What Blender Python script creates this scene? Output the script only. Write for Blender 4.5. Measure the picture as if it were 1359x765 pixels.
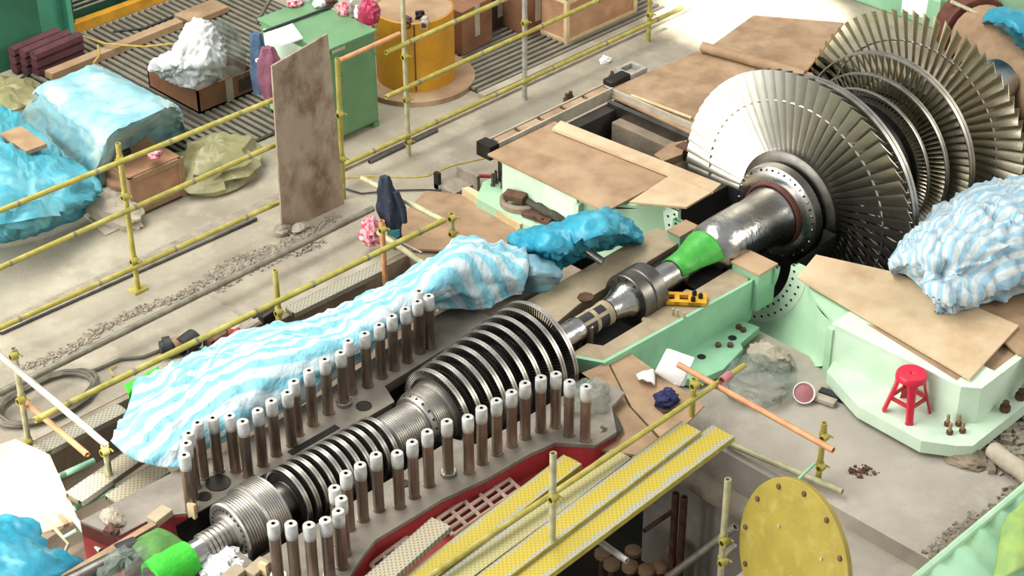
import bpy, math, random
from mathutils import Vector, Matrix, noise
random.seed(7)
for o in list(bpy.data.objects): bpy.data.objects.remove(o)
scene = bpy.context.scene
COL = scene.collection
R = math.radians
# ------------------------------------------------------------------ camera
# world: X = turbine axis, Z up, shaft centre line at z = 0, hall floor at z = -0.5
F = 2448.0; YAW = R(45.13); PIT = R(33.29); ROL = R(-.27); HC = 8.3
_r = Vector((math.sin(YAW), -math.cos(YAW), 0)); _f = Vector((math.cos(YAW), math.sin(YAW), 0)); _u = Vector((0, 0, 1))
FW = _f*math.cos(PIT) - _u*math.sin(PIT); _d = -(_u*math.cos(PIT) + _f*math.sin(PIT))
IX = _r*math.cos(ROL) - _d*math.sin(ROL); IY = _r*math.sin(ROL) + _d*math.cos(ROL)
def ray(px, py): return IX*((px-679.5)/F) + IY*((py-382.5)/F) + FW
_k = ray(1038, 275); CAM = -_k*(HC/-_k.z)
def P(px, py, z=0.):           # survey helper: photo pixel on the level z -> world point
    r = ray(px, py); return CAM + r*((z-CAM.z)/r.z)
def Q(px, py, y):              # the same on the upright plane y
    r = ray(px, py); return CAM + r*((y-CAM.y)/r.y)
def QX(px, py, x):
    r = ray(px, py); return CAM + r*((x-CAM.x)/r.x)
cd = bpy.data.cameras.new('camera'); cam = bpy.data.objects.new('camera', cd); COL.objects.link(cam)
cd.sensor_width = 36; cd.lens = F/1359*36; cd.clip_end = 200
m = Matrix((IX, -IY, -FW)).transposed().to_4x4(); m.translation = CAM; cam.matrix_world = m
scene.camera = cam
# ------------------------------------------------------------------ light
w = bpy.data.worlds.new('hall'); scene.world = w; w.use_nodes = True
bg = w.node_tree.nodes['Background']; bg.inputs[0].default_value = (.93, .97, 1, 1); bg.inputs[1].default_value = .52
def area(name, loc, tgt, sx, sy, e, col=(1, 1, 1)):
    l = bpy.data.lights.new(name, 'AREA'); l.shape = 'RECTANGLE'; l.size = sx; l.size_y = sy; l.energy = e; l.color = col
    o = bpy.data.objects.new(name, l); COL.objects.link(o); o.location = loc
    o.rotation_euler = (Vector(tgt)-Vector(loc)).to_track_quat('-Z', 'Y').to_euler(); return o
def spot(name, loc, tgt, e, ang, blend, col):
    l = bpy.data.lights.new(name, 'SPOT'); l.energy = e; l.spot_size = R(ang); l.spot_blend = blend; l.color = col; l.shadow_soft_size = .12
    o = bpy.data.objects.new(name, l); COL.objects.link(o); o.location = loc
    o.rotation_euler = (Vector(tgt)-Vector(loc)).to_track_quat('-Z', 'Y').to_euler(); return o
area('roof_skylight', (-5, 6, 13), (-4, 4, 0), 18, 7, 2700, (1, .98, .92))
area('hall_window', (-16, 7, 4.4), (0, 2, 1.5), 18, 10, 3700, (1, .99, .95))
area('hall_window', (10, -12, 9), (1, 0, 0), 10, 5, 1300, (1, .95, .84))
spot('sunbeam', (9, -3, 13), P(1000, 22, -.5), 46000, 7.5, .5, (1, .96, .86))
spot('sunbeam', (-4, -6, 13), P(24, 648, -.3), 24000, 4.8, .6, (1, .97, .9))
vs = scene.view_settings; vs.view_transform = 'Standard'; vs.look = 'None'; vs.gamma = 1; vs.use_curve_mapping = False; vs.exposure = .22
# ------------------------------------------------------------------ materials
def H(h):
    f = lambda c: c/12.92 if c <= .04045 else ((c+.055)/1.055)**2.4
    return tuple(f(int(h[i:i+2], 16)/255) for i in (0, 2, 4)) + (1,)
MATS = {}
def mat(name, c1, c2=None, rough=.6, metal=0, sc=4, bump=0., bsc=30, lo=.35, hi=.65, c3=None, sc3=1.3, alpha=1, stretch=(1, 1, 1), rvar=0, spec=.5, sheen=0):
    m = bpy.data.materials.new(name); m.use_nodes = True; MATS[name] = m
    nt = m.node_tree; N = nt.nodes; L = nt.links; b = N['Principled BSDF']
    b.inputs['Roughness'].default_value = rough; b.inputs['Metallic'].default_value = metal; b.inputs['Specular IOR Level'].default_value = spec
    b.inputs['Base Color'].default_value = H(c1)
    if alpha < 1: b.inputs['Alpha'].default_value = alpha
    tc = N.new('ShaderNodeTexCoord'); mp = N.new('ShaderNodeMapping'); mp.inputs['Scale'].default_value = stretch
    L.new(tc.outputs['Object'], mp.inputs[0]); out = None
    def layer(prev, col, s, a, z, seed):
        n = N.new('ShaderNodeTexNoise'); n.inputs['Scale'].default_value = s; n.inputs['Detail'].default_value = 8; n.inputs['Roughness'].default_value = .62
        n.noise_dimensions = '4D'; n.inputs['W'].default_value = seed
        L.new(mp.outputs[0], n.inputs['Vector'])
        r = N.new('ShaderNodeMapRange'); r.inputs[1].default_value = a; r.inputs[2].default_value = z; L.new(n.outputs[0], r.inputs[0])
        x = N.new('ShaderNodeMix'); x.data_type = 'RGBA'; L.new(r.outputs[0], x.inputs[0])
        if isinstance(prev, tuple): x.inputs[6].default_value = prev
        else: L.new(prev, x.inputs[6])
        x.inputs[7].default_value = H(col); return x.outputs[2], r.outputs[0]
    if c2:
        out, fac = layer(H(c1), c2, sc, lo, hi, 0)
        if c3: out, _ = layer(out, c3, sc3, .5, .72, 5.3)
        L.new(out, b.inputs['Base Color'])
        if rvar:
            r = N.new('ShaderNodeMapRange'); r.inputs[3].default_value = rough-rvar; r.inputs[4].default_value = rough+rvar
            L.new(fac, r.inputs[0]); L.new(r.outputs[0], b.inputs['Roughness'])
    if bump:
        n = N.new('ShaderNodeTexNoise'); n.inputs['Scale'].default_value = bsc; n.inputs['Detail'].default_value = 6
        L.new(mp.outputs[0], n.inputs['Vector']); bp = N.new('ShaderNodeBump'); bp.inputs['Strength'].default_value = bump; bp.inputs['Distance'].default_value = .02
        L.new(n.outputs[0], bp.inputs['Height']); L.new(bp.outputs[0], b.inputs['Normal'])
    return m
mat('concrete', 'a29a87', '877e6e', .85, sc=1.3, bump=.25, bsc=40, c3='aea593', sc3=2.4)
mat('concrete_right', 'a9a194', '938b7e', .85, sc=1.4, bump=.25, bsc=40, c3='b6aea0', sc3=2.5)
mat('concrete_rough', '9b9180', '7d7467', .9, sc=8, bump=.6, bsc=25)
mat('concrete_brown', '968672', '756857', .9, sc=2.5, bump=.4, bsc=20)
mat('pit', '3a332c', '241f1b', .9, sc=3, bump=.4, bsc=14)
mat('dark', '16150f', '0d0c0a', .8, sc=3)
mat('ply', 'a88c6c', '8a6c50', .75, sc=3, c3='b59a7a', sc3=1.1, bump=.1, bsc=60, stretch=(1, 1, 1))
mat('ply_light', 'c9b392', 'b89d7b', .75, sc=3, c3='a88865', sc3=2.1, bump=.1, bsc=60)
mat('ply_red', 'a48768', '84694e', .8, sc=3.4, c3='b09679', sc3=1.8, bump=.1, bsc=60)
mat('ply_stain', '96836f', '6f5744', .7, sc=3.2, lo=.45, hi=.6, c3='a8977f', sc3=5, stretch=(1, 1, .6))
mat('wood', 'a48768', '8b6e50', .7, sc=6, stretch=(1, 1, 1), bump=.1)
mat('wood_pale', 'd8c49c', 'c2a87c', .7, sc=6)
mat('crate', 'b58a68', '94694b', .75, sc=5, c3='c29a78')
mat('cardboard', '8c6043', '6d4832', .85, sc=3, c3='946a4c')
mat('cardboard_dark', '4f3c33', '382b26', .85, sc=3)
mat('steel', 'b9b7b2', '8e8b86', .28, 1, sc=5, rvar=.1, bump=.03, bsc=60)
mat('steel_ring', 'bdb8b0', '9c978f', .42, 1, sc=8)
mat('shroud', 'c4bfb6', 'a49f96', .38, .95, sc=8)
mat('wheel_grey', '57524c', '45413c', .5, .7, sc=6)
mat('steel_foil', 'c4c2be', '8e8a84', .25, 1, sc=5, bump=.35, bsc=14, rvar=.1)
mat('steel_mid', '7e7a74', '5e5a54', .38, 1, sc=6)
mat('steel_dark', '3f3b36', '2a2723', .45, .8, sc=5)
mat('blade', 'c4c0b4', 'aaa598', .36, 1, sc=3, rvar=.06)
mat('blade_far', 'cbc4ad', 'a8a08a', .32, 1, sc=3, rvar=.08)
mat('wire', 'dcdad2', None, .3, 1)
mat('red_brown', '6e3f33', '532d25', .6, .2, sc=10)
mat('flange', '8b8377', '6f675c', .6, .35, sc=4, c3='9a9184', bump=.1, bsc=60)
mat('stud', 'ab9583', '77675a', .3, .75, sc=7, c3='857a70', sc3=4, stretch=(1, 1, .35))
mat('stud_white', 'c4c3bf', 'a3a19c', .5, .2, sc=18)
mat('stud_core', '6c6a64', None, .5, .6)
mat('green_mint', 'b3d4b2', '9cc49f', .5, sc=2.5, c3='c3dcc0', sc3=1.2)
mat('green_pale', 'd2e2cd', 'bcd6ba', .5, sc=2.5, c3='dde8d8')
mat('green_mid', '93c3a0', '7fb18d', .5, sc=3, c3='9ccaa8')
mat('green_cabinet', '648c62', '587e57', .5, sc=3, c3='6f956d')
mat('green_wall', '62b394', '52a081', .6, sc=2)
mat('green_dark', '2e6b50', '245640', .7, sc=2)
mat('beige_plate', 'a6967a', '8d7d63', .7, sc=5, c3='b3a488', bump=.1)
mat('red', '9c2a2c', '7e2022', .55, sc=5, c3='ab3836')
mat('red_stool', 'c8203c', 'b81a34', .35, sc=5)
mat('yellow_tube', 'a99c44', '8f843a', .5, .1, sc=14, c3='bbb06a', sc3=6)
mat('pale_tube', 'b5b08a', '949071', .5, .15, sc=14)
mat('white_tube', 'b3b0a6', '918d83', .45, .2, sc=12)
mat('orange_tube', 'cb9468', 'b07c54', .55, .1, sc=12)
mat('grey_tube', '8b8676', '6b6658', .5, .4, sc=12)
mat('rust', '6e4c3a', '4c342a', .75, .3, sc=12)
mat('yellow_drum', 'c98f1e', 'b27c1a', .5, sc=4, c3='d39c2c')
mat('yellow_orange', 'd19a28', 'b37f20', .5, sc=6)
mat('yellow_disc', '94832c', '867527', .65, sc=5, c3='9c8e48', sc3=9)
mat('bracket', 'd99f1c', 'c28c18', .45, sc=6)
mat('tarp_mid', '55a3b0', '3c8fa2', .38, sc=3, c3='86bdc4', sc3=2.2, bump=.25, bsc=14)
mat('tarp_blue', '2a93ac', '1d7e9a', .36, sc=3, c3='56adbd', sc3=2.2, bump=.25, bsc=14)
mat('tarp_pale', '9abcbe', '6ba3b0', .42, sc=2.6, c3='c4c6b8', sc3=2.3, bump=.25, bsc=12)  # paleness puts the sunlight on the cover into its colour, with some dust
mat('plastic_white', 'e2e2e0', 'c9cacb', .35, sc=6, bump=.4, bsc=14)
mat('plastic_clear', '94a094', '7c877b', .18, sc=6, bump=.6, bsc=16, alpha=.34)
mat('plastic_blue_clear', '8fb9c6', '6da2b5', .2, sc=5, bump=.5, bsc=14, alpha=.7)
mat('plastic_yellow', 'a19d74', '858158', .3, sc=5, bump=.6, bsc=12, alpha=.85)
mat('sack', 'b5aa97', '9b917f', .8, sc=6, bump=.4)
mat('paper', 'ecece8', 'dcdcd8', .7, sc=4)
mat('cloth_green', '3fc431', '2fae26', .75, sc=10, bump=.5, bsc=30)
mat('cloth_green_clear', '46a83c', '358f30', .4, sc=8, bump=.3)
mat('cloth_green_dark', '548a3a', '476f35', .85, sc=8, bump=.5)
mat('cloth_dark', '20252f', '2b3346', .85, sc=8, bump=.4)
mat('cloth_blue', '48607a', '374c66', .85, sc=8, bump=.4)
mat('cloth_teal', '3f8f96', None, .8)
mat('cloth_mauve', '8a5566', '724455', .9, sc=8, bump=.4)
mat('cloth_pink', 'd9b0b4', 'b8485a', .85, sc=22, lo=.45, hi=.55)
mat('cloth_navy', '2a2c5c', '202248', .85, sc=8)
mat('cloth_grime', '4c4a3c', '38372d', .9, sc=8, bump=.5)
mat('black', '1d1d1e', '28282a', .6, sc=8)
mat('cable', '6a6455', '504b40', .6, sc=10)
mat('rope', 'b9a04e', '9c8642', .8, sc=20)
mat('maroon', '5a2f35', '452329', .8, sc=6, bump=.5)
mat('pink_plastic', 'b4787a', 'a06466', .5, sc=6)
mat('plastic_red', 'a32a4a', '8a2040', .35, sc=8, bump=.4)
mat('grating', '857f70', '6f6a5c', .6, .2, sc=6)
mat('gap_shade', '4a463d', '37342d', .9, sc=5)
mat('lattice', 'b39c8c', '96806f', .7, sc=6)
mat('grass_roof', 'a9d2b0', '93c39f', .45, sc=2, c3='b4cf8e', sc3=1.2)
mat('net', '9fb85c', '7fa060', .6, sc=5)
def stripes(name, blue, white, period=.17, rot=0.):
    m = mat(name, white, rough=.5); nt = m.node_tree; N = nt.nodes; L = nt.links; b = N['Principled BSDF']
    uv = N.new('ShaderNodeUVMap'); mp = N.new('ShaderNodeMapping'); mp.inputs['Rotation'].default_value = (0, 0, rot); L.new(uv.outputs[0], mp.inputs[0])
    wv = N.new('ShaderNodeTexWave'); wv.bands_direction = 'Y'; wv.inputs['Scale'].default_value = 1/period/3.1831*1.0; wv.inputs['Distortion'].default_value = .6; wv.inputs['Detail'].default_value = 3; wv.inputs['Detail Scale'].default_value = 3
    L.new(mp.outputs[0], wv.inputs['Vector'])
    cr = N.new('ShaderNodeValToRGB'); cr.color_ramp.elements[0].position = .34; cr.color_ramp.elements[1].position = .64
    cr.color_ramp.elements[0].color = H(blue); cr.color_ramp.elements[1].color = H(white); L.new(wv.outputs[0], cr.inputs[0])
    n = N.new('ShaderNodeTexNoise'); n.inputs['Scale'].default_value = 3; L.new(mp.outputs[0], n.inputs[0])
    x = N.new('ShaderNodeMix'); x.data_type = 'RGBA'; x.blend_type = 'MULTIPLY'; x.inputs[0].default_value = .35; L.new(cr.outputs[0], x.inputs[6]); L.new(n.outputs[1], x.inputs[7])
    L.new(cr.outputs[0], b.inputs['Base Color'])
    n2 = N.new('ShaderNodeTexNoise'); n2.inputs['Scale'].default_value = 9; n2.inputs['Detail'].default_value = 5; L.new(mp.outputs[0], n2.inputs[0])
    bp = N.new('ShaderNodeBump'); bp.inputs['Strength'].default_value = .8; bp.inputs['Distance'].default_value = .05; L.new(n2.outputs[0], bp.inputs['Height']); L.new(bp.outputs[0], b.inputs['Normal'])
    return m
stripes('tarp_stripe', '78b6c6', 'b3c5ca', .21)
stripes('tarp_stripe_grey', '8cb0c1', 'b9c1c1', .1)
def perforated(name, paint, bare, hole):      # perforated steel planks: worn paint and drilled holes
    m = mat(name, paint, rough=.55, metal=.1); nt = m.node_tree; N = nt.nodes; L = nt.links; b = N['Principled BSDF']
    tc = N.new('ShaderNodeTexCoord'); sp = N.new('ShaderNodeSeparateXYZ'); L.new(tc.outputs['Object'], sp.inputs[0])
    def math_(op, a, v=None, c=None):
        n = N.new('ShaderNodeMath'); n.operation = op
        for i, q in enumerate((a, v)):
            if q is None: continue
            if isinstance(q, (int, float)): n.inputs[i].default_value = q
            else: L.new(q, n.inputs[i])
        return n.outputs[0]
    p = .04
    def dots(ox, oy):
        fx = math_('SUBTRACT', math_('FRACT', math_('ADD', math_('DIVIDE', sp.outputs[0], p), ox)), .5)
        fy = math_('SUBTRACT', math_('FRACT', math_('ADD', math_('DIVIDE', sp.outputs[1], p), oy)), .5)
        return math_('LESS_THAN', math_('ADD', math_('MULTIPLY', fx, fx), math_('MULTIPLY', fy, fy)), .022)
    d = math_('MAXIMUM', dots(0, 0), dots(.5, .5))
    ay = math_('ABSOLUTE', sp.outputs[1])
    n = N.new('ShaderNodeTexNoise'); n.inputs['Scale'].default_value = 7; n.inputs['Detail'].default_value = 6; L.new(tc.outputs['Object'], n.inputs[0])
    r = N.new('ShaderNodeMapRange'); r.inputs[1].default_value = .05; r.inputs[2].default_value = .075
    L.new(math_('ADD', ay, math_('MULTIPLY', math_('SUBTRACT', n.outputs[0], .5), .1)), r.inputs[0])
    x = N.new('ShaderNodeMix'); x.data_type = 'RGBA'; L.new(r.outputs[0], x.inputs[0]); x.inputs[6].default_value = H(paint); x.inputs[7].default_value = H(bare)
    y = N.new('ShaderNodeMix'); y.data_type = 'RGBA'; L.new(d, y.inputs[0]); L.new(x.outputs[2], y.inputs[6]); y.inputs[7].default_value = H(hole)
    L.new(y.outputs[2], b.inputs['Base Color'])
perforated('plank_yellow', 'b29e2e', '9a9c94', '867b45')
perforated('plank_faded', 'aaa26a', '9a9c94', '807b5c')
perforated('plank_grey', 'a59a80', 'a09886', '5a5242')
perforated('plank_dull', '9a9684', '8d8a7c', '4a473c')
M = MATS
# ------------------------------------------------------------------ mesh helpers
ORG = {}
class MB:
    def __init__(s): s.v = []; s.f = []; s.uv = None
    def add(s, vs, fs):
        n = len(s.v); s.v += [Vector(q) for q in vs]; s.f += [tuple(i+n for i in f) for f in fs]; return s
    def boxp(s, x0, x1, y0, y1, z0, z1):
        return s.add([(x, y, z) for z in (z0, z1) for y in (y0, y1) for x in (x0, x1)], [(0, 2, 3, 1), (4, 5, 7, 6), (0, 1, 5, 4), (2, 6, 7, 3), (0, 4, 6, 2), (1, 3, 7, 5)])
    def box(s, c, size, rz=0, rx=0, ry=0):
        mm = Matrix.Rotation(rz, 3, 'Z') @ Matrix.Rotation(ry, 3, 'Y') @ Matrix.Rotation(rx, 3, 'X'); c = Vector(c)
        return s.add([c + mm @ Vector((x*size[0]/2, y*size[1]/2, z*size[2]/2)) for z in (-1, 1) for y in (-1, 1) for x in (-1, 1)], [(0, 2, 3, 1), (4, 5, 7, 6), (0, 1, 5, 4), (2, 6, 7, 3), (0, 4, 6, 2), (1, 3, 7, 5)])
    def prism(s, poly, z0, z1):        # poly: list of xy
        ar = sum(poly[i][0]*poly[(i+1) % len(poly)][1]-poly[(i+1) % len(poly)][0]*poly[i][1] for i in range(len(poly)))
        if ar < 0: poly = poly[::-1]
        n = len(poly)
        return s.add([(p[0], p[1], z0) for p in poly] + [(p[0], p[1], z1) for p in poly],
                     [tuple(range(n))[::-1], tuple(range(n, 2*n))] + [(i, (i+1) % n, n+(i+1) % n, n+i) for i in range(n)])
    def tube(s, p, q, r, n=10, r2=None, hollow=True):
        p, q = Vector(p), Vector(q); d = (q-p).normalized(); a = d.orthogonal().normalized(); b = d.cross(a); r2 = r if r2 is None else r2
        ring = lambda c, rr: [c + a*(math.cos(t)*rr) + b*(math.sin(t)*rr) for t in [2*math.pi*i/n for i in range(n)]]
        if hollow:
            rs = [ring(p+d*r, r*.7), ring(p, r*.75), ring(p, r), ring(q, r2), ring(q, r2*.75), ring(q-d*r, r2*.7)]
        else: rs = [ring(p, r), ring(q, r2)]
        vs = [x for g in rs for x in g]; k = len(rs)
        fs = [(j*n+i, j*n+(i+1) % n, (j+1)*n+(i+1) % n, (j+1)*n+i) for j in range(k-1) for i in range(n)]
        fs += [tuple(range(n))[::-1], tuple(range((k-1)*n, k*n))]
        return s.add(vs, fs)
    def path(s, pts, r, n=8, closed=False):
        pts = [Vector(p) for p in pts]; k = len(pts); vs = []; up = None
        for i, p in enumerate(pts):
            d = (pts[(i+1) % k]-pts[i-1]) if closed else (pts[min(i+1, k-1)]-pts[max(i-1, 0)])
            d.normalize(); a = d.orthogonal() if up is None else up - d*up.dot(d); a.normalize(); up = a; b = d.cross(a)
            rr = r[i] if isinstance(r, (list, tuple)) else r
            vs += [p + a*(math.cos(2*math.pi*j/n)*rr) + b*(math.sin(2*math.pi*j/n)*rr) for j in range(n)]
        fs = [(i*n+j, i*n+(j+1) % n, ((i+1) % k)*n+(j+1) % n, ((i+1) % k)*n+j) for i in range(k if closed else k-1) for j in range(n)]
        if not closed: fs += [tuple(range(n))[::-1], tuple(range((k-1)*n, k*n))]
        return s.add(vs, fs)
    def lathe(s, c, axis, prof, n=48, a0=0, a1=2*math.pi):     # prof: (along, radius)
        c = Vector(c); d = Vector(axis).normalized(); a = (Vector((0, 0, 1)) if abs(d.z) < .9 else Vector((1, 0, 0))); a = (a-d*a.dot(d)).normalized(); b = d.cross(a)
        full = abs(a1-a0-2*math.pi) < 1e-6; k = n if full else n+1
        vs = []
        for t, r in prof:
            r = max(r, 1e-4)
            vs += [c + d*t + a*(math.cos(a0+(a1-a0)*j/n)*r) + b*(math.sin(a0+(a1-a0)*j/n)*r) for j in range(k)]
        fs = [(i*k+j, i*k+(j+1) % k, (i+1)*k+(j+1) % k, (i+1)*k+j) for i in range(len(prof)-1) for j in range(n)]
        return s.add(vs, fs)
    def grid(s, rows):
        k = len(rows[0]); n = len(rows)
        return s.add([p for r in rows for p in r], [(i*k+j, i*k+j+1, (i+1)*k+j+1, (i+1)*k+j) for i in range(n-1) for j in range(k-1)])
    def bounds(s):
        lo = Vector([min(v[i] for v in s.v) for i in range(3)]); hi = Vector([max(v[i] for v in s.v) for i in range(3)]); return lo, hi
def mesh(name, mb, mat_, org=(0, 0, 0), smooth=40):
    me = bpy.data.meshes.new(name); o = Vector(org)
    me.from_pydata([tuple(v-o) for v in mb.v], [], mb.f)
    if mat_: me.materials.append(M[mat_])
    if mb.uv:
        ul = me.uv_layers.new(name='UVMap')
        for l in me.loops: ul.data[l.index].uv = mb.uv[l.vertex_index]
    if smooth:
        me.shade_smooth(); me.set_sharp_from_angle(angle=R(smooth))
    me.update(); return me
def tag(o, label=None, cat=None, group=None, kind=None):
    if label: o['label'] = label
    if cat: o['category'] = cat
    if group: o['group'] = group
    if kind: o['kind'] = kind
    return o
def thing(name, label, cat, loc, group=None):
    o = bpy.data.objects.new(name, None); COL.objects.link(o); o.location = loc; o.empty_display_size = .1
    ORG[o] = Vector(loc); return tag(o, label, cat, group)
def part(name, mb, mat_, par, smooth=40, label=None, kind=None, bev=0):
    org = ORG[par]; o = bpy.data.objects.new(name, mesh(name, mb, mat_, org, smooth)); COL.objects.link(o); o.parent = par; ORG[o] = org
    if bev: bevel(o, bev)
    return tag(o, label, kind=kind)
def bevel(o, wd):
    b = o.modifiers.new('bevel', 'BEVEL'); b.width = wd; b.segments = 2; b.limit_method = 'ANGLE'; b.angle_limit = R(50); return o
def solo(name, mb, mat_, label, cat, group=None, smooth=40, bev=0, kind=None):
    lo, hi = mb.bounds(); org = Vector(((lo.x+hi.x)/2, (lo.y+hi.y)/2, lo.z))
    o = bpy.data.objects.new(name, mesh(name, mb, mat_, org, smooth)); COL.objects.link(o); o.location = org; ORG[o] = org
    if bev: bevel(o, bev)
    return tag(o, label, cat, group, kind)
def struct(name, mb, mat_, smooth=0, par=None):
    o = bpy.data.objects.new(name, mesh(name, mb, mat_, (0, 0, 0), smooth)); COL.objects.link(o); ORG[o] = Vector()
    if par: o.parent = par
    else: o['kind'] = 'structure'
    return o
def inst(name, me, par, loc=(0, 0, 0), rot=(0, 0, 0), scale=None):
    o = bpy.data.objects.new(name, me); COL.objects.link(o); o.parent = par; o.location = loc; o.rotation_euler = rot
    if scale: o.scale = scale
    return o
def cr(p0, p1, p2, p3, t):
    return .5*((2*p1) + (p2-p0)*t + (2*p0-5*p1+4*p2-p3)*t*t + (3*p1-p0-3*p2+p3)*t**3)
def refine(row, sub):
    out = []; n = len(row)
    for i in range(n-1):
        for k in range(sub):
            out.append(cr(row[max(i-1, 0)], row[i], row[i+1], row[min(i+2, n-1)], k/sub))
    return out + [row[-1]]
def clothmb(ctrl, sub=9, amp=.03, fr=4., seed=0, crease=.6, floor=None):
    rows = [[Vector(p) if isinstance(p, Vector) else P(*p) for p in r] for r in ctrl]
    rows = [refine(r, sub) for r in rows]; cols = [refine(list(c), sub) for c in zip(*rows)]
    g = [list(r) for r in zip(*cols)]; nr, nc = len(g), len(g[0]); off = Vector((seed*7.3, seed*3.1, seed*1.7))
    out = []
    for i in range(nr):
        rr = []
        for j in range(nc):
            a = g[min(i+1, nr-1)][j]-g[max(i-1, 0)][j]; b = g[i][min(j+1, nc-1)]-g[i][max(j-1, 0)]
            n = a.cross(b); n = n.normalized() if n.length > 1e-9 else Vector((0, 0, 1))
            if n.z < 0: n = -n
            p = g[i][j]; q = p*fr+off
            wq = q + Vector((noise.noise(q*.7), noise.noise(q*.7+Vector((9, 0, 0))), 0))*.9
            d = noise.noise(wq)*(1-crease) + (.5-abs(noise.noise(wq*1.3+Vector((3, 5, 7)))))*1.2*crease + .35*(.4-abs(noise.noise(wq*2.9)))
            e = min(1, min(i, nr-1-i, j, nc-1-j)/3+.35)
            np_ = p + n*(amp*d*2*e)
            if floor is not None and np_.z < floor+.005: np_.z = floor+.005
            rr.append(np_)
        out.append(rr)
    mb = MB().grid(out); mb.uv = []
    for i in range(nr):
        u = 0
        for j in range(nc):
            if j: u += (g[i][j]-g[i][j-1]).length
            v = sum((g[k+1][j]-g[k][j]).length for k in range(i))
            mb.uv.append((u, v))
    return mb
def cloth(name, label, cat, ctrl, mat_, sub=9, amp=.03, fr=4., seed=0, crease=.6, group=None, thick=.008, floor=None):
    o = solo(name, clothmb(ctrl, sub, amp, fr, seed, crease, floor), mat_, label, cat, group, smooth=70)
    s = o.modifiers.new('thickness', 'SOLIDIFY'); s.thickness = thick; return o
def blobmb(c, rx, ry, rz, amp=.2, fr=2.2, seed=0, n=26, k=16, flat=-.7, rot=0):
    c = Vector(c); mb = MB(); vs = []
    for i in range(k+1):
        th = math.pi*i/k
        for j in range(n):
            ph = 2*math.pi*j/n; d = Vector((math.sin(th)*math.cos(ph), math.sin(th)*math.sin(ph), math.cos(th)))
            q = d*fr+Vector((seed*5.1, seed*2.3, seed)); s = 1+amp*(noise.noise(q)*.8+1.4*(.35-abs(noise.noise(q*1.9)))+.5*(.3-abs(noise.noise(q*4.1))))
            v = Vector((d.x*rx*s, d.y*ry*s, max(d.z*s, flat)*rz))
            v.rotate(Matrix.Rotation(rot, 3, 'Z')); vs.append(c+v)
    fs = [(i*n+j, (i+1)*n+j, (i+1)*n+(j+1) % n, i*n+(j+1) % n) for i in range(k) for j in range(n)]
    return mb.add(vs, fs)
def onfloor(px, py, z, rx, ry, rz, **kw):      # lump resting on level z, pixel = its middle
    c = P(px, py, z+rz*.3); c.z = z+rz*kw.get('lift', .7)
    kw.pop('lift', None); return blobmb(c, rx, ry, rz, **kw)
def ordn(i): return ['first', 'second', 'third', 'fourth', 'fifth', 'sixth', 'seventh', 'eighth', 'ninth', 'tenth', 'eleventh', 'twelfth', 'thirteenth', 'fourteenth', 'fifteenth', 'sixteenth', 'seventeenth', 'eighteenth', 'nineteenth', 'twentieth', 'twenty-first', 'twenty-second', 'twenty-third', 'twenty-fourth'][i]
FL = -.5
# ------------------------------------------------------------------ the setting: floors and pits
struct('floor_left', MB().boxp(-14, 16, 2.42, 16, -.9, FL), 'concrete')
struct('floor_far', MB().boxp(3.4, 16, -12, 2.42, -.9, FL), 'concrete')
struct('floor_right', MB().boxp(-2.45, -1.05, -3.42, -.62, -.95, FL).boxp(-1.05, 3.4, -12, -2.82, -.95, FL).boxp(-2.45, -1.05, -12, -3.42, -.95, FL), 'concrete_right')
struct('floor_ledge', MB().boxp(-6, -2.45, -12, -2.32, -1.1, -.64), 'concrete_right')
struct('floor_beside_casing', MB().boxp(-2.3, -1.42, 1.0, 2.42, -.9, -.49), 'concrete_brown')
struct('floor_pit_left', MB().boxp(-14, -2.3, .7, 2.42, -1.45, -.95), 'concrete_brown')
struct('wall_pit_left', MB().boxp(-14, -2.3, 2.36, 2.42, -1.2, FL-.005), 'concrete_brown')
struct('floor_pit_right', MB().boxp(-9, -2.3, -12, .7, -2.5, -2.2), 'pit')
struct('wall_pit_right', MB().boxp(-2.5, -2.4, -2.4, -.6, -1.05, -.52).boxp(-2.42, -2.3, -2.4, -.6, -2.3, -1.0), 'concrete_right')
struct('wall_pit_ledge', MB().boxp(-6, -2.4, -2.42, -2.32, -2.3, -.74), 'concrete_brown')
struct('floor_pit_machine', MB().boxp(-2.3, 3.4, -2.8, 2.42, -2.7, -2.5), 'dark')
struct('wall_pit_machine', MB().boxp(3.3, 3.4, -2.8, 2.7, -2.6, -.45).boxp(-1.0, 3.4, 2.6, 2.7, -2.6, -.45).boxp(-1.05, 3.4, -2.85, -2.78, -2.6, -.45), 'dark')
# gratings: dark sheet below painting the shade in the gaps, bars above
def grating(name, x0, x1, y0, y1, along):
    g = struct(name, MB().boxp(x0, x1, y0, y1, FL, FL+.02), 'gap_shade')
    b = MB(); p = .085
    if along == 'Y':
        for i in range(int((x1-x0)/p)): b.boxp(x0+i*p, x0+i*p+.045, y0, y1, FL+.01, FL+.05)
    else:
        for i in range(int((y1-y0)/p)): b.boxp(x0, x1, y0+i*p, y0+i*p+.045, FL+.01, FL+.05)
    o = struct('bars', b, 'grating', par=g); o['kind'] = 'stuff'
grating('floor_grating_left', -2.75, .25, 4.95, 8.25, 'Y')
grating('floor_grating_right', .3, 3.2, 4.12, 6.6, 'X')
struct('trim_1', MB().boxp(-9, 3.4, 3.9, 4.0, FL, FL+.03), 'concrete_rough')
struct('trim_2', MB().boxp(.25, 3.4, 4.0, 4.1, FL, FL+.05), 'concrete')
for i, (a, b, z) in enumerate((((0, 442), (340, 290), 4), ((490, 215), (580, 172), 4))):
    struct('trim_%d' % (3+i), MB().tube(P(*a, FL+.02), P(*b, FL+.02), .02, 8), 'steel_mid')
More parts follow.
